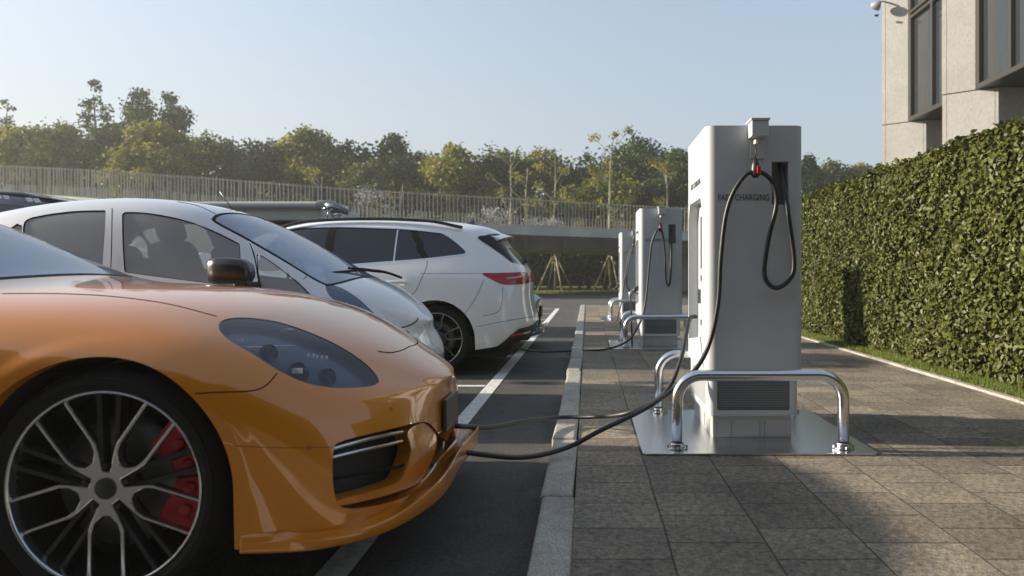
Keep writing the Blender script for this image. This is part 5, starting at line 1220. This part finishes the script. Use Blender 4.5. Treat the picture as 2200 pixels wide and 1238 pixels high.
for sg_ in (-1,1):
    q=[];
    for X in np.linspace(-3.35,-1.38,9):
        m_=(np.abs(Es.V[:,0]-X)<.06)&(np.abs(Es.V[:,1]-.60)<.03)&(Es.V[:,2]>1.3); z=Es.V[m_][:,2].max() if m_.any() else 1.6
        q.append((X,8.03+sg_*.60,z+.028))
    q[0]=(q[0][0]-.05,q[0][1],q[0][2]-.035); q[-1]=(q[-1][0]+.05,q[-1][1],q[-1][2]-.03)
    v,f_=tube(spline(q,5),.019,8); mk('roof_rail',[(v,f_,mat('rail_black',(.015,.015,.016),.25,coat=.5))],estate)
v,f_=prism([(-1.43,1.60),(-1.28,1.585),(-1.30,1.665),(-1.33,1.67)],8.015,8.045,'Y'); bevel_obj(mk('shark_fin',[(v,f_,mat('fin_grey',(.10,.10,.11),.4))],estate,False),.006)
p,n_=Es.pick(850,607,-.02); c_=np.array([p[0],8.03-p[1],p[2]]); v,f_=tube([c_+[-.12,.03,.0],c_+[-.11,-.012,.0],c_+[.09,-.012,-.0],c_+[.11,.03,-.0]],.014,8)
c2_=wp(845,607,7.08); 
for sg_ in (-1,1):
    yy=8.03+sg_*.955; v,f_=tube(spline([(c2_[0]-.13,8.03+sg_*.90,c2_[2]),(c2_[0]-.10,yy,c2_[2]+.004),(c2_[0]+.07,yy,c2_[2]+.002),(c2_[0]+.11,8.03+sg_*.905,c2_[2]-.004)],4),.016,8); mk('door_handle',[(v,f_,WP2)],estate)
    pts=[]
    V,I=lb[0],lb[1]; uu=sorted({i for q in I for i in q}); P_=Es.px(V[uu])
    for a,b in ((1098,722),(1118,718),(1136,712)):
        i=int(np.argmin(np.hypot(P_[:,0]-a,P_[:,1]-b))); pp=V[uu][i]+lb[3][uu][i]*.008; pts.append((pp[0],8.03+sg_*pp[1],pp[2]))
    v,f_=tube(spline(pts,4),.016,6); mk('rear_reflector',[(v,f_,TLM)],estate)
v,f_=box(-.66,7.78,.68,-.642,8.28,.79); bevel_obj(mk('number_plate',[(v,f_,mat('plate_grey',(.35,.36,.34),.5))],estate,False),.003)
v,f_=tube([(-.75,8.0,1.17),(-.70,8.05,1.19),(-.76,8.3,1.24)],.012,6); mk('rear_wiper',[(v,f_,GAP)],estate)
for sg_ in (-1,1):
    v,f_=lathe([(.001,-.11),(.06,-.10),(.09,-.04),(.09,.04),(.05,.10),(.001,.11)],(-3.85,8.03+sg_*1.04,1.17),'Y',20); m_=mk('wing_mirror',[(v,f_,WP2)],estate)
for x in (-1.555,-4.5):
    wheel(estate,x,7.16,.374,.37,.272,.24,'v',-1); wheel(estate,x,8.90,.374,.37,.272,.24,'v',1)
v,f_=tube([(-.78,7.55,.42),(-.70,7.5,.40)],.03,8)

# ================================================================ dark teal car beyond (same kind of body, another paint)
teal=copy_tree(orange,None,True); teal.name='dark_teal_car'; teal.location=(-2.66,10.0,0); teal.scale=(1,1,1.14)
tag(teal,'low dark teal car parked beyond the white estate car, only its nose showing','car'); 
if 'group' in teal: del teal['group']
TP=carpaint('dark_teal_paint',(.006,.035,.050),metal=.3,rough=.3)
def repaint(o):
    for c in COL.objects:
        if c.parent is o:
            if c.data:
                for i,m in enumerate(c.data.materials):
                    if m is OP: c.data.materials[i]=TP
            repaint(c)
repaint(teal)

# ================================================================ dark off-road vehicle and grey box truck further back
def simple_vehicle(cols,yc,e,paint,pu=8,pv=8):
    s_=Shell(cols,yc,pu,pv); return s_
NV=carpaint('navy_paint',(.012,.022,.045),metal=.3,rough=.3)
nx=-10.2; suv=empty('dark_pickup',(nx,10.6,0),'dark navy pickup with white marker lamps on its roof, at the left edge','pickup')
dz=.55
def ns(X,zt,zb=1.3): return sec(X,0,[0,.40,.66,.76,.90,.95,.97,.98,.97,.93],[zt,zt-.01,zt-.05,zt-.3,zb,zb-.1,1.05,.85,.65,.5])
nc=[[(-13.5,0,1.3),(-13.5,0,1.28),(-13.5,0,1.25),(-13.5,0,1.2),(-13.5,0,1.15),(-13.5,0,1.1),(-13.5,0,1.0),(-13.5,0,.85),(-13.5,0,.65),(-13.5,0,.5)],
 [(-13.48,0,1.32),(-13.48,.4,1.3),(-13.48,.66,1.28),(-13.48,.76,1.25),(-13.48,.86,1.2),(-13.48,.9,1.1),(-13.48,.92,1.0),(-13.48,.92,.85),(-13.48,.92,.65),(-13.48,.9,.5)],
 ns(-13.2,1.36),ns(-11.9,1.36),ns(-11.75,1.9),ns(-11.5,2.27),ns(-10.6,2.30),ns(-9.2,2.25),ns(-8.75,2.20),ns(-8.35,2.08),ns(-7.9,1.75),ns(-7.5,1.50),ns(-6.9,1.42),
 [(-6.35,0,1.36),(-6.35,.4,1.35),(-6.36,.64,1.32),(-6.36,.74,1.28),(-6.37,.84,1.22),(-6.38,.88,1.1),(-6.38,.9,1.0),(-6.38,.9,.85),(-6.38,.9,.65),(-6.38,.88,.5)],
 [(-6.2,0,1.28),(-6.2,0,1.26),(-6.2,0,1.22),(-6.18,0,1.18),(-6.17,0,1.12),(-6.16,0,1.05),(-6.15,0,.95),(-6.15,0,.8),(-6.15,0,.65),(-6.2,0,.5)]]
xm=lambda x: float(np.interp(x,[-13.5,-8.0,-6.1],[-12.65,-7.15,-5.85]))
nc=[[(xm(a),b,c) for a,b,c in q] for q in nc]
Ns=Shell(nc,10.6,8,8)
na=arch(Ns,-6.6,.45,.5,NV,suv); nb=arch(Ns,-11.4,.45,.5,NV,suv)
SGn=sm([(-7.95,1.48),(-8.3,1.75),(-8.7,1.98),(-9.5,2.05),(-10.8,2.05),(-11.5,1.95),(-11.6,1.6),(-11.5,1.45),(-9.5,1.42)],3)
SGn[:,0]=[xm(q) for q in SGn[:,0]]
V,I,E,N=cutpoly(Ns,SGn,lambda V:V[:,[0,2]],lambda V,N:V[:,1]>.5)
mk('body',Ns.both(Ns.V,Ns.F,NV)+Ns.both(*na[0],NV)+Ns.both(*nb[0],NV),suv); mk('wheel_arch_liner',Ns.both(*na[1],WELL)+Ns.both(*nb[1],WELL),suv)
both_parts(Ns,'side_window',V,I,N,TINT,.006,suv)
v,f_=prism([(-7.65,2.12),(-8.1,2.22),(-8.5,2.24),(-8.5,2.12)],9.98,11.22,'Y'); bevel_obj(mk('roof_brow',[(v,f_,NV)],suv,False),.03)
for px_ in (-3,14,63,79):
    p=wp(px_,423+(.17*max(0,px_)*.75 if px_>0 else 0)*.8,9.94); v,f_=prism([(p[0]-.055,p[2]+.03),(p[0]+.0,p[2]+.03),(p[0]+.055,p[2]-.03),(p[0]-.01,p[2]-.03)],9.93,9.975,'Y'); mk('marker_lamp',[(v,f_,mat('marker_white',(.75,.8,.85),.3))],suv,False)
v,f_=prism([(-9.9,2.27),(-8.30-.95,2.27),(-9.45,2.36),(-9.75,2.40)],10.5,10.7,'Y'); bevel_obj(mk('roof_fin',[(v,f_,NV)],suv,False),.03)
for x in (-6.6,-11.4):
    wheel(suv,x,9.66,.45,.45,.26,.28,'v',-1); wheel(suv,x,11.54,.45,.45,.26,.28,'v',1)
# grey box truck with side awning and round chrome mirror
TG=mat('truck_grey',(.42,.44,.40),.6,var=.05,vscale=2); TG2=mat('awning_grey',(.42,.44,.44),.45); TD=mat('truck_dark',(.02,.02,.02),.7)
tk=empty('box_truck',(-7,13.1,0),'grey green box truck with a rolled side awning and round chrome mirror behind the estate','truck')
xr=wp(702,0,12)[0]; xl=-13.0; zt=wp(0,434,12)[2]; zb=wp(0,474,12)[2]
v,f_=box(xl,12.05,zb,xr-.12,14.1,zt-.02); bevel_obj(mk('box_body',[(v,f_,TG)],tk,False),.03)
V,F=tube([(xl,12.0,zt-.055),(xr-.15,12.0,zt-.055)],.06,16); mk('awning_roll',[(V,F,TG2)],tk,True,40)
V,F=tube([(xr-.16,12.0,zt-.06),(xr+.10,12.0,zt-.06),(xr+.16,12.02,zt-.07)],[.085,.085,.05],16); mk('awning_end_cap',[(V,F,mat('cap_grey',(.24,.255,.265),.4))],tk,True,40)
for x in (-5.9,-7.4,-9.0): v,f_=box(x-.004,12.046,zb+.01,x+.004,12.051,zt-.1); mk('panel_joint',[(v,f_,TD)],tk,False)
v,f_=box(xl,12.15,.55,xr-.1,14.0,zb-.07); mk('chassis',[(v,f_,TD)],tk,False); v,f_=box(xl+.2,12.2,zb-.07,xr-.3,13.9,zb); mk('subframe',[(v,f_,TD)],tk,False)
# cab in front, lower than the box
cb=prism([(xr-.08,.5),(xr+1.5,.5),(xr+1.55,1.15),(xr+1.15,1.35),(xr+.75,1.92),(xr-.08,1.95)],12.12,14.0,'Y'); bevel_obj(mk('cab',[(*cb,TG)],tk,False),.05)
CHm=mat('lamp_chrome'); a_=wp(722,456,11.95); 
v,f_=lathe([(.001,-.03),(.06,-.028),(.10,-.01),(.105,.005),(.095,.012),(.001,.014)],(0,0,0),'X',28); Mx=Matrix.Translation(a_)@Matrix.Rotation(R_(-78),4,'Z'); v=[tuple(Mx@Vector(q)) for q in v]; mk('round_mirror',[(v,f_,CHm)],tk)
e_=wp(700,440,11.95); b_=wp(748,457,11.97)
v,f_=tube([e_,(e_+b_)/2+[0,0,.02],b_],[.05,.06,.05],12); mk('mirror_pod',[(v,f_,mat('pod_grey',(.12,.14,.16),.3))],tk)
v,f_=tube([wp(690,450,11.9),wp(712,443,11.9),wp(728,447,11.9)],.01,6); mk('mirror_arm',[(v,f_,CHm)],tk)
v,f_=tube([wp(704,447,11.9),wp(704,474,11.9)],.009,6); mk('mirror_arm',[(v,f_,CHm)],tk)
v,f_=tube([wp(735,466,11.9),wp(740,474,11.9),wp(746,482,11.9)],.02,8); mk('grab_handle',[(v,f_,CHm)],tk)
for x in (-6.3,-11.5):
    wheel(tk,x,12.1,.5,.5,.28,.3,'v',-1); wheel(tk,x,14.05,.5,.5,.28,.3,'v',1)
wheel(tk,xr+.75,12.1,.5,.5,.28,.3,'v',-1); wheel(tk,xr+.75,14.02,.5,.5,.28,.3,'v',1)
